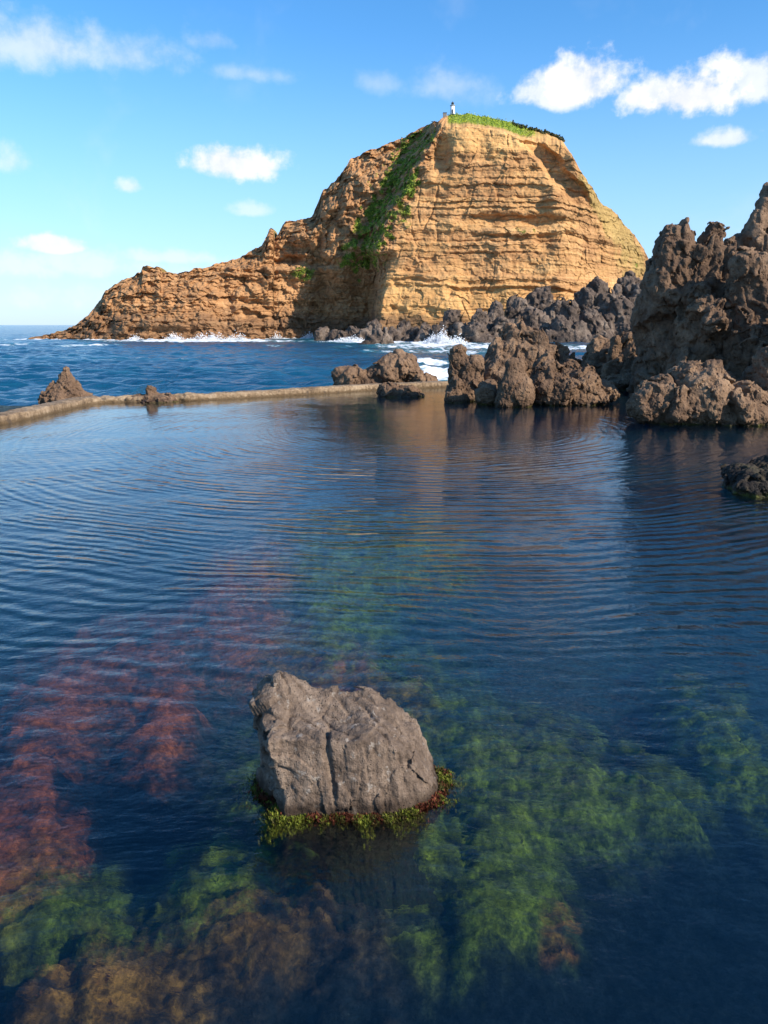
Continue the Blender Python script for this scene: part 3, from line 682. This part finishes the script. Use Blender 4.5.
# ------------------------------------------------------------------ pool outline, wall, floor, water, sea
wp = [(-400, 560, 6.), (-220, 475, 0), (-80, 440, 0), (0, 424.5, 0), (31, 419, 0), (62, 411, 0), (94, 403.5, 0), (115, 402.5, 0), (178, 401.5, 0), (240, 398.5, 0), (300, 395, 0), (380, 390, 0), (450, 387, 0), (560, 384, 0), (680, 382, 0), (860, 380, 0)]
wl = np.array([atz(a, b, 0.)[:2] for a, b, _ in wp])
wl = np.concatenate([[[wl[0][0] - 3, -2.], [wl[0][0] - 1, 2.]], wl])
ll = np.concatenate([[0], np.cumsum(np.linalg.norm(np.diff(wl, axis=0), axis=1))])
NW = 1500; tt = np.linspace(0, ll[-1], NW); wx = np.interp(tt, ll, wl[:, 0]); wy = np.interp(tt, ll, wl[:, 1])
ker = np.hanning(31); ker /= ker.sum()
smo = lambda a: np.convolve(np.pad(a, 15, mode='edge'), ker, 'valid')
wx, wy = smo(wx), smo(wy)
tx, ty = np.gradient(wx), np.gradient(wy); tn = np.hypot(tx, ty); nx_, ny_ = -ty / tn, tx / tn       # normal pointing to the sea
prof = [(0., -3.), (-.03, -.6), (0, 0.), (.02, .10), (.03, .20), (.08, .232), (.35, .235), (.6, .22), (.78, .20), (.86, .12), (.9, -.1), (1.0, -1.), (1.2, -2.2), (1.6, -4.)]
pu = []
for a, b in zip(prof[:-1], prof[1:]):
    n = max(2, int(math.hypot(b[0] - a[0], b[1] - a[1]) / .035)) if b[1] > -.3 else 8
    for j in range(n): pu.append((a[0] + (b[0] - a[0]) * j / n, a[1] + (b[1] - a[1]) * j / n))
pu = np.array(pu); U = len(pu)
WV = np.zeros((NW, U, 3)); WV[..., 0] = wx[:, None] + nx_[:, None] * pu[None, :, 0]; WV[..., 1] = wy[:, None] + ny_[:, None] * pu[None, :, 0]; WV[..., 2] = pu[None, :, 1]
WV = WV.reshape(-1, 3)
gapx = sst(-10.5, -9.3, WV[:, 0]) * sst(-5.9, -6.9, WV[:, 0])    # lower, rougher stretch beside the small rock
nb = billow(WV / .8, 4, 300, .55); nb2 = fbm(WV / .15, 3, 305)
upm = sst(-1, 0, WV[:, 2])
WV[:, 2] += upm * ((.014 + .05 * gapx) * nb - .05 * gapx * sst(0, .1, WV[:, 2]) + 0.022 * nb2 + .02 * fbm(WV / 3., 2, 309))
WV[:, 1] -= (.03 + .08 * gapx) * nb
def wall_mat():
    m, t, out = newmat('weathered_concrete'); b = principled(t, out, .85, .3); pos = t.new('ShaderNodeNewGeometry').outputs['Position']
    n1 = t.noise(pos, 1.2, 6, .65); n2 = t.noise(pos, 9, 5, .65)
    c = t.ramp(t.math('ADD', t.math('MULTIPLY', n1, .6), t.math('MULTIPLY', n2, .4)), [(.36, (.085, .055, .034)), (.5, (.25, .17, .10)), (.65, (.42, .31, .20))])
    z = t.new('ShaderNodeSeparateXYZ'); t.link(pos, z.inputs[0]); zz = t.math('ADD', z.outputs[2], t.math('MULTIPLY', t.math('SUBTRACT', n2, .5), .15))
    c = t.mix(t.srange(zz, .03, .12, .8, 0.), c, (.085, .052, .022)); c = t.mix(t.math('MULTIPLY', t.srange(t.noise(pos, 3.2, 5, .7), .56, .66), .7), c, (.07, .05, .035)); t.link(c, b.inputs['Base Color'])
    t.link(t.bump(n2, .05), b.inputs['Normal']); return m
tag(mesh_obj('pool_wall', WV, gridfaces(NW, U), wall_mat()), 'low tan concrete wall dividing the calm pool from the sea', 'wall')

# pool floor
PAT = []   # px,py,rx px,ry px,height z, colour class  (0 red, 1 green, 2 olive/orange), strength
def patch(px, py, rx, ry, z, cl, rot=0):
    z = -.85; c = atz(px, py, z); ex = atz(px + rx, py, z); ey = atz(px, py - ry, z)
    PAT.append((c[0], c[1], abs(ex[0] - c[0]), abs(ey[1] - c[1]), z, cl, R(rot)))
for a in [(20, 790, 62, 80, -.50, 0), (5, 860, 60, 50, -.6, 0), (60, 700, 60, 30, -.9, 0), (150, 660, 60, 26, -1.2, 0), (160, 720, 40, 40, -1.3, 0),
          (235, 600, 40, 34, -.9, 0), (205, 640, 50, 22, -1.0, 0), (265, 575, 26, 14, -.9, 0), (250, 655, 60, 22, -1., 0), (345, 690, 40, 20, -.65, 0), (390, 712, 34, 18, -.7, 0),
          (140, 985, 80, 46, -.5, 2), (50, 1010, 60, 30, -.6, 2), (250, 940, 70, 30, -.9, 2), (330, 930, 60, 40, -1., 3),
          (60, 900, 70, 30, -.9, 1), (235, 890, 60, 30, -1.0, 1), (120, 930, 50, 25, -.8, 1),
          (340, 600, 46, 30, -1.2, 1), (330, 640, 50, 30, -1.1, 1), (420, 700, 50, 30, -.9, 1), (470, 760, 70, 50, -.8, 1), (500, 830, 70, 60, -.75, 1), (470, 890, 70, 34, -.9, 1), (560, 780, 60, 46, -1.0, 1), (545, 920, 13, 12, -.55, 0), (430, 860, 60, 40, -.9, 1),
          (380, 880, 60, 40, -.8, 1), (300, 870, 50, 36, -.8, 1), (330, 560, 60, 26, -1.3, 1), (400, 560, 60, 26, -1.6, 1),
          (720, 740, 46, 40, -.9, 1), (650, 790, 40, 24, -.8, 1), (740, 770, 40, 24, -1., 1), (350, 780, 110, 60, -.5, 1)]: patch(*a)
gx = np.concatenate([np.linspace(-46, -7, 90)[:-1], np.linspace(-7, 7, 520), np.linspace(7, 46, 90)[1:]])
gy = np.concatenate([np.linspace(-3, 1.5, 12)[:-1], np.linspace(1.5, 10, 420), 10 + 28 * np.linspace(0, 1, 160)[1:] ** 1.2])
FX, FY = np.meshgrid(gx, gy); FX, FY = FX.ravel(), FY.ravel()
Q = np.stack([FX, FY, 0 * FX], -1)
wrx = FX + .28 * fbm(Q / .9, 4, 320, .6); wry = FY + .28 * fbm(Q / .9, 4, 330, .6)
hz = np.full(len(FX), -1.25) + .15 * fbm(Q / 3., 3, 340); cols = np.zeros((len(FX), 3)); wsum = np.full(len(FX), 1e-3)
CLS = {0: (.50, .10, .04), 1: (.21, .215, .025), 2: (.38, .15, .04), 3: (.15, .075, .045)}
shal = np.zeros(len(FX))
for (cx_, cy_, rx, ry, z_, cl, rot) in PAT:
    d = np.sqrt(((wrx - cx_) / rx) ** 2 + ((wry - cy_) / ry) ** 2); wt = sst(2.3, .0, d) * (rx > .12); wc_ = sst(1.95, .3, d)
    hz = np.maximum(hz, -1.25 + .48 * wt); shal = np.maximum(shal, wc_)
    cols += np.array(CLS[cl]) * (wc_ ** 2)[:, None]; wsum += wc_ ** 2
cols = cols / wsum[:, None]; cols = cols * sst(.0, .4, shal)[:, None] + (np.array([.018, .026, .034]) + np.array([.012, .07, .11]) * sst(4, 8, FY)[:, None]) * (1 - sst(.0, .4, shal))[:, None]
hz += (.045 * billow(Q / .5, 4, 350, .6) + .02 * fbm(Q / .14, 3, 355)) * (.5 + .6 * shal)
nn = fbm(Q / .42, 5, 360, .7); n3_ = fbm(Q / np.array([1.3, .8, 1]), 3, 366)
n5_ = fbm(Q / .17, 4, 368, .75); cover = sst(-.35, .75, .8 * nn + .7 * n5_ + .5 * n3_ + 1.2 * (shal - .5))
deep = (np.array([.014, .018, .028]) + np.array([.03, .055, .055]) * sst(4, 8, FY)[:, None])
alg = np.clip(cols * (.8 + .5 * np.clip(nn, -.8, .9) + .7 * np.clip(n5_, -.7, 1.2))[:, None], .012, 1)
yg = (sst(.25, .6, fbm(Q / .3, 4, 370)) * sst(.3, .7, shal) * (alg[:, 1] > alg[:, 0]))[:, None] * .6; alg = alg * (1 - yg) + np.array([.46, .42, .05]) * yg
ms_ = ((.30 + .70 * cover) * sst(.0, .7, shal))[:, None]; cols = deep * (1 - ms_) + alg * ms_
hz = np.minimum(hz, -.22)
# shallow shore under the right rocks
shore = sst(3., 0., np.abs(FX - 6.5 - (FY - 12) * .42) - 1.0 + 1.5 * fbm(Q / 2, 3, 380)) * 0
def floor_mat():
    m, t, out = newmat('pool_floor'); b = principled(t, out, .9, .1)
    a = t.new('ShaderNodeAttribute', attribute_name='fcol').outputs['Color']; pos = t.new('ShaderNodeNewGeometry').outputs['Position']
    n2 = t.noise(pos, 20, 5, .7); n1 = t.noise(pos, 5, 6, .7)
    c = t.mix(1., a, t.ramp(t.math('ADD', t.math('MULTIPLY', n2, .5), t.math('MULTIPLY', n1, .5)), [(.38, (.2, .22, .25)), (.5, (.85, .85, .85)), (.62, (2.2, 2.1, 1.9))]), 'MULTIPLY')
    t.link(c, b.inputs['Base Color']); t.link(t.bump(n2, .05), b.inputs['Normal']); return m
tag(mesh_obj('pool_floor', np.stack([FX, FY, hz], -1), gridfaces(len(gy), len(gx)), floor_mat(), attrs={'fcol': cols}), 'algae covered rocky floor of the pool', 'pool floor', kind='structure')

# seaweed tufts on shallow patches and around the boulder
r = np.random.RandomState(9)
dens = np.clip(cover * shal - .5, 0, 1) * (np.abs(FX) < 5) * (FY > 2) * (FY < 8.5)
idx = np.where(r.uniform(size=len(FX)) < dens * .22)[0]
pts = np.stack([FX, FY, hz - .02], -1)[idx]; redness = cols[idx, 0] / (cols[idx].sum(1) + 1e-3)
tone = np.clip(.15 + .55 * sst(.4, .7, redness) + .12 * r.normal(size=len(idx)), 0, 1)
hgt = r.uniform(.02, .05, len(idx))
wmat = tone_mat('seaweed', [(0., (.035, .07, .012)), (.25, (.20, .22, .025)), (.42, (.07, .065, .014)), (.7, (.09, .026, .012)), (1., (.26, .07, .035))])
# fringe at the waterline of the boulder
th = r.uniform(-2.9, .15, 5200); 
Vh = V[(np.abs(V[:, 2] + .035) < .05) & (V[:, 1] < HC[1] + .12)]
sel = Vh[r.randint(0, len(Vh), 11000)]
out_ = sel - np.array([HC[0], HC[1] + .05, 0]); out_[:, 2] = 0; out_ /= np.linalg.norm(out_, axis=1)[:, None] + 1e-6
fn_ = fbm(sel / .10, 3, 390); fn2 = fbm(sel / .05, 3, 395)
reach = np.abs(r.normal(size=len(sel))) * .040 * np.clip(.75 + 1.3 * fn_, .1, 2)
fr = sel + out_ * reach[:, None]; fr[:, 2] = np.minimum(-.008 - reach * .3 + .012 * r.normal(size=len(sel)), .012)
ftone = np.clip(np.where(fn_ + .7 * fn2 > .22, .25, np.where(fn_ - .6 * fn2 > -.05, .44, .78)) + .05 * r.normal(size=len(sel)), 0, 1)
pts = np.concatenate([pts, fr]); tone = np.concatenate([tone, ftone]); hgt = np.concatenate([hgt, r.uniform(.007, .024, len(sel))])
tag(tufts('seaweed', pts, hgt, hgt * .32, 6, wmat, .95, tone), 'green and red seaweed under the water and fringing the boulder', 'seaweed', kind='stuff')

# water of the pool (closed body so that light is absorbed on its way down)
xs = np.linspace(-46, 46, 140); 
wyi = np.interp(xs, wx + nx_ * .2, wy + ny_ * .2); wyi = np.where(xs < wx[0] + .2, -2.2, wyi)
xs = xs[(xs > wx.min() + .3)]; wyi = np.interp(xs, (wx + .25 * nx_)[2:], (wy + .25 * ny_)[2:])
n = len(xs); V0 = [(a, b, 0.) for a, b in zip(xs, wyi)] + [(a, -3.2, 0.) for a in xs] + [(a, b, -7.) for a, b in zip(xs, wyi)] + [(a, -3.2, -7.) for a in xs]
Fw = []
for i in range(n - 1):
    Fw.append((i, n + i, n + i + 1, i + 1)); Fw.append((2 * n + i, 2 * n + i + 1, 3 * n + i + 1, 3 * n + i))
    Fw.append((i, i + 1, 2 * n + i + 1, 2 * n + i)); Fw.append((n + i, 3 * n + i, 3 * n + i + 1, n + i + 1))
Fw.append((0, 2 * n, 3 * n, n)); Fw.append((n - 1, 2 * n - 1, 4 * n - 1, 3 * n - 1))
def ripples(t, pos, scale=1.):
    """heights in metres from three crossing, warped wave trains"""
    wn = t.new('ShaderNodeTexNoise'); wn.inputs['Scale'].default_value = .35; wn.inputs['Detail'].default_value = 2; t.link(pos, wn.inputs['Vector'])
    wv = t.vmath('MULTIPLY', t.vmath('SUBTRACT', wn.outputs['Color'], (.5, .5, .5)), (1.1, 1.1, 0)); p = t.vmath('ADD', pos, wv)
    hs = []
    mp = t.new('ShaderNodeMapping'); mp.inputs['Location'].default_value = (-.8, -20, 0); t.link(t.vmath('ADD', pos, t.vmath('MULTIPLY', wv, (.75, .75, 0))), mp.inputs['Vector'])
    sy_ = t.new('ShaderNodeSeparateXYZ'); t.link(pos, sy_.inputs[0]); ln_ = t.new('ShaderNodeVectorMath', operation='LENGTH'); t.link(mp.outputs[0], ln_.inputs[0]); nearf = t.math('MULTIPLY', t.srange(sy_.outputs[1], 3.2, 9.5, .18, 1.), t.srange(ln_.outputs['Value'], 1.5, 6., 0., 1.))
    for lam_, am_, sd_ in ((.18, .0056, .7), (.29, .0064, .5)):
        rg = t.new('ShaderNodeTexWave'); rg.wave_type = 'RINGS'; rg.rings_direction = 'Z'; rg.inputs['Scale'].default_value = 2 * math.pi / (20 * lam_); rg.inputs['Distortion'].default_value = 2.8; rg.inputs['Detail'].default_value = 2; rg.inputs['Detail Scale'].default_value = .7
        t.link(mp.outputs[0], rg.inputs['Vector']); hs.append(t.math('MULTIPLY', t.math('MULTIPLY', t.math('MULTIPLY', rg.outputs['Fac'], nearf), t.srange(t.noise(p, sd_, 2, .5), .35, .62, .12, 1.3)), am_))
    for (ang, lam, amp, dist) in ((24, .22, .0016, 2.6), (-32, .29, .0022, 2.8)):
        mp = t.new('ShaderNodeMapping'); mp.inputs['Rotation'].default_value = (0, 0, R(ang)); mp.inputs['Scale'].default_value = (1, 1, 1); t.link(p, mp.inputs['Vector'])
        wv_ = t.new('ShaderNodeTexWave'); wv_.wave_type = 'BANDS'; wv_.bands_direction = 'Y'; wv_.wave_profile = 'SIN'
        wv_.inputs['Scale'].default_value = 2 * math.pi / (20 * lam) ; wv_.inputs['Distortion'].default_value = dist; wv_.inputs['Detail'].default_value = 2; wv_.inputs['Detail Scale'].default_value = .8
        t.link(mp.outputs[0], wv_.inputs['Vector'])
        am = t.noise(p, .45, 2, .5); hs.append(t.math('MULTIPLY', t.math('MULTIPLY', wv_.outputs['Fac'], t.srange(am, .3, .65, .35, 1.15)), amp))
    mp = t.vmath('MULTIPLY', p, (1.5, 2.1, 1)); n = t.noise(mp, 2.4, 3, .5); hs.append(t.math('MULTIPLY', n, .009))
    n = t.noise(mp, 9., 3, .5); hs.append(t.math('MULTIPLY', n, .005))
    n = t.noise(pos, .7, 2, .5); hs.append(t.math('MULTIPLY', n, .028))
    h = hs[0]
    for k in hs[1:]: h = t.math('ADD', h, k)
    sp_ = t.new('ShaderNodeSeparateXYZ'); t.link(pos, sp_.inputs[0])
    return t.math('MULTIPLY', h, t.srange(sp_.outputs[1], 7., 26., 1., .24))
m, t, out = newmat('pool_water'); pos = t.new('ShaderNodeNewGeometry').outputs['Position']
nrm = t.bump(ripples(t, pos), 1.0)
fr = t.new('ShaderNodeFresnel'); bf = t.new('ShaderNodeNewGeometry').outputs['Backfacing']; t.link(t.math('SUBTRACT', 1.333, t.math('MULTIPLY', bf, 1.333 - .75)), fr.inputs['IOR']); t.link(nrm, fr.inputs['Normal'])
gl = t.new('ShaderNodeBsdfGlossy'); gl.inputs['Roughness'].default_value = .02; gl.inputs['Color'].default_value = (1, 1, 1, 1); t.link(nrm, gl.inputs['Normal'])
tr = t.new('ShaderNodeBsdfTransparent'); mx = t.new('ShaderNodeMixShader')
rf = t.new('ShaderNodeBsdfRefraction'); rf.inputs['IOR'].default_value = 1.12; rf.inputs['Roughness'].default_value = .05; t.link(nrm, rf.inputs['Normal'])
mt_ = t.new('ShaderNodeMixShader'); mt_.inputs[0].default_value = .5; t.link(tr.outputs[0], mt_.inputs[1]); t.link(rf.outputs[0], mt_.inputs[2])
t.link(fr.outputs[0], mx.inputs[0]); t.link(mt_.outputs[0], mx.inputs[1]); t.link(gl.outputs[0], mx.inputs[2]); t.link(mx.outputs[0], out.inputs['Surface'])
va = t.new('ShaderNodeVolumeAbsorption'); va.inputs['Color'].default_value = (.34, .70, .76, 1); va.inputs['Density'].default_value = .48
vs_ = t.new('ShaderNodeVolumeScatter'); vs_.inputs['Color'].default_value = (.01, .26, .70, 1); vs_.inputs['Density'].default_value = .055
ad = t.new('ShaderNodeAddShader'); t.link(va.outputs[0], ad.inputs[0]); t.link(vs_.outputs[0], ad.inputs[1]); t.link(ad.outputs[0], out.inputs['Volume'])
tag(mesh_obj('pool_water', V0, Fw, m, smooth=False), 'calm rippled pool water', 'water', kind='structure')

# sea -------------------------------------------------------------------
sx = np.concatenate([-np.geomspace(30000, 60, 40), np.linspace(-60, 60, 400)[1:-1], np.geomspace(60, 30000, 40)])
NR = 620
rr = np.concatenate([np.linspace(0, 60, 330)[:-1], np.geomspace(60, 400, 230)[:-1], np.geomspace(400, 40000, 62)])
# order rows so the distance from the wall grows
ws0 = np.interp(sx, wx, wy); ws0 = np.where(sx < wx[0], -3 - (wx[0] - sx) * 1.0, ws0); ws0 = np.maximum(ws0, -60)
ws0 = np.where(np.abs(sx) > 46, np.where(sx > 0, 30.0, ws0), ws0)
SX, RR = np.meshgrid(sx, rr); SX = SX.ravel(); RR = RR.ravel(); wsT = np.tile(ws0, len(rr)); bb = sst(0, 60, RR); SY = wsT * (1 - bb) + 25 * bb + .9 + RR
widen = 1 + np.clip(SY, 0, 1e9) / 90. * (np.abs(SX) < 61)
blend = sst(0, 1, np.abs(SX) / 60.); SXw = np.where(np.abs(SX) <= 60, SX * np.minimum(widen, 6), np.sign(SX) * (np.abs(SX) + 300))
SP_ = np.stack([SXw, SY, 0 * SXw], -1)
amp = 1 / (1 + RR / 500.)
hh = (.34 * billow(SP_ / np.array([7., 4.5, 1]), 3, 400) + .20 * fbm(SP_ / np.array([2.6, 1.7, 1]), 2, 405) + .30 * fbm(SP_ / 19., 2, 408)) * amp
hh = np.where(RR > 1000, 0, hh)
# foam mask : along the island shore and around its boulders
fp, _ = None, None
ID = {}
shx = np.interp(np.arange(0, 1), [0], [0])
Pb = P.reshape(NS, NX, 3)
def near_shore():
    # waterline points of island: first row above sea level
    Zc = Pb[..., 2]; k = np.argmax(Zc > SEA + .2, axis=0); return Pb[k, np.arange(NX)][:, :2]
sh = near_shore(); sh = sh[np.argsort(sh[:, 0])]
shoreY = np.interp(SXw, sh[:, 0], sh[:, 1]); inx = sst(sh[0, 0] - 14, sh[0, 0] + 2, SXw) * sst(sh[-1, 0] + 30, sh[-1, 0], SXw)
dsh = shoreY - SY
fo = inx * sst(13, 1, dsh + 5 * fbm(SP_ / 9., 3, 420)) * (dsh > -6)
wpx = lambda px, py: atz(px, py, SEA)
for (px, py, rx, ry, st_) in [(378, 342, 60, 2.5, 1.), (345, 340, 40, 2, .9), (440, 344, 50, 4, 1.), (430, 362, 26, 4.5, 1.), (438, 373, 26, 7, 1.1), (400, 352, 50, 2, .7), (415, 346, 60, 4, .8), (520, 347, 100, 4, .95), (610, 348, 60, 4, .9), (90, 345, 40, 1.6, .8), (5, 345, 26, 1.8, .9), (272, 346, 16, 1.3, .75), (455, 352, 50, 4, .75), (340, 347, 18, 1.4, .6), (200, 341, 140, 1.6, 1.)]:
    c = wpx(px, py); ex = wpx(px + rx, py); e1 = wpx(px, py - ry); e2 = wpx(px, py + ry)
    d = np.sqrt(((SXw - c[0]) / (ex[0] - c[0])) ** 2 + ((SY - c[1]) / np.where(SY > c[1], e1[1] - c[1], c[1] - e2[1])) ** 2)
    fo = np.maximum(fo, st_ * sst(1.35, .3, d))
fo = fo + .0
hh = hh + .35 * np.clip(fo, 0, 1) * billow(SP_ / 3., 3, 430) * (RR < 400)
m, t, out = newmat('sea'); b = principled(t, out, .12, .5); b.inputs['IOR'].default_value = 1.333
pos = t.new('ShaderNodeNewGeometry').outputs['Position']; fa = t.new('ShaderNodeAttribute', attribute_name='foam').outputs['Fac']
n1 = t.noise(t.vmath('MULTIPLY', pos, (.25, .6, 1)), 1., 6, .65); n2 = t.noise(t.vmath('MULTIPLY', pos, (1.2, 2.2, 1)), 1., 5, .6)
nl = t.noise(t.vmath('MULTIPLY', pos, (.012, .035, 1)), 1., 4, .6)
wc = t.mix(t.srange(nl, .4, .65), (.004, .055, .115), (.010, .095, .165))
fm = t.srange(t.math('ADD', fa, t.math('MULTIPLY', t.math('SUBTRACT', n1, .5), 1.9)), .62, .95)
shallow = t.srange(t.math('ADD', fa, t.math('MULTIPLY', t.math('SUBTRACT', n1, .5), .8)), .1, .8)
wc = t.mix(t.math('MULTIPLY', shallow, .7), wc, (.03, .20, .24))
cap_ = t.math('MULTIPLY', t.srange(t.math('ADD', t.math('MULTIPLY', n1, .7), t.math('MULTIPLY', nl, .45)), .735, .80), .75)
fm = t.math('MAXIMUM', fm, cap_)
t.link(t.mix(fm, wc, (.86, .88, .90)), b.inputs['Base Color']); t.link(t.math('ADD', .16, t.math('MULTIPLY', fm, .6)), b.inputs['Roughness'])
hb = t.math('ADD', t.math('MULTIPLY', n1, .9), t.math('MULTIPLY', n2, .22)); t.link(t.bump(hb, 1., .55), b.inputs['Normal'])
tag(mesh_obj('sea', np.stack([SXw, SY, SEA + hh], -1), gridfaces(len(rr), len(sx)), m, attrs={'foam': fo}), 'choppy blue open sea', 'sea', kind='structure')

# surf thrown up along the shore : many small flecks
pts = []
r = np.random.RandomState(12)
def splash(px, py, Y, wpx_, hpx_, n):
    for _ in range(n):
        a = r.normal() * .5; hgt_ = abs(r.normal()) * .45 * math.exp(-a * a)
        p = at(px + a * wpx_, py - hgt_ * hpx_, Y + r.normal() * .8); pts.append(p)
splash(443, 345, 202, 8, 13, 1500); splash(436, 343, 204, 12, 8, 1500); splash(448, 345, 201, 16, 6, 1500); splash(459, 345, 201, 9, 9, 700)
for k in range(26):
    i = r.randint(0, len(sh)); 
    xx, yy = sh[i]; px = 384 + FPX * xx / yy; 
    if 70 < px < 430: splash(px, 341, yy - 2.0, r.uniform(5, 16), r.uniform(4, 9), 420)
splash(430, 346, 206, 20, 5, 900); splash(500, 348, 200, 30, 5, 900); splash(350, 342, 222, 20, 5, 900)
pts = np.array(pts); rad = r.uniform(.05, .17, len(pts))
octa = np.array([(1, 0, 0), (0, 1, 0), (-1, 0, 0), (0, -1, 0), (0, 0, 1), (0, 0, -1)], float)
Vs = (pts[:, None] + octa[None] * rad[:, None, None] * np.array([1.2, 1, .8])).reshape(-1, 3)
of = np.array([(0, 1, 4), (1, 2, 4), (2, 3, 4), (3, 0, 4), (1, 0, 5), (2, 1, 5), (3, 2, 5), (0, 3, 5)])
Fs = (np.arange(len(pts))[:, None, None] * 6 + of[None]).reshape(-1, 3)
tag(mesh_obj('foam', Vs, Fs, simple_mat('surf_white', (.88, .90, .92), .6, .05)), 'white surf breaking on the island shore', 'foam', kind='stuff')

# ------------------------------------------------------------------ render settings
sc.view_settings.view_transform = 'Standard'; sc.view_settings.look = 'None'; sc.view_settings.gamma = 1.0; sc.view_settings.exposure = 0.6
sc.render.engine = 'CYCLES'; c = sc.cycles
c.use_denoising = True; c.max_bounces = 7; c.diffuse_bounces = 3; c.glossy_bounces = 3; c.transmission_bounces = 3; c.transparent_max_bounces = 8; c.volume_bounces = 0
c.caustics_reflective = False; c.caustics_refractive = False; c.sample_clamp_indirect = 6
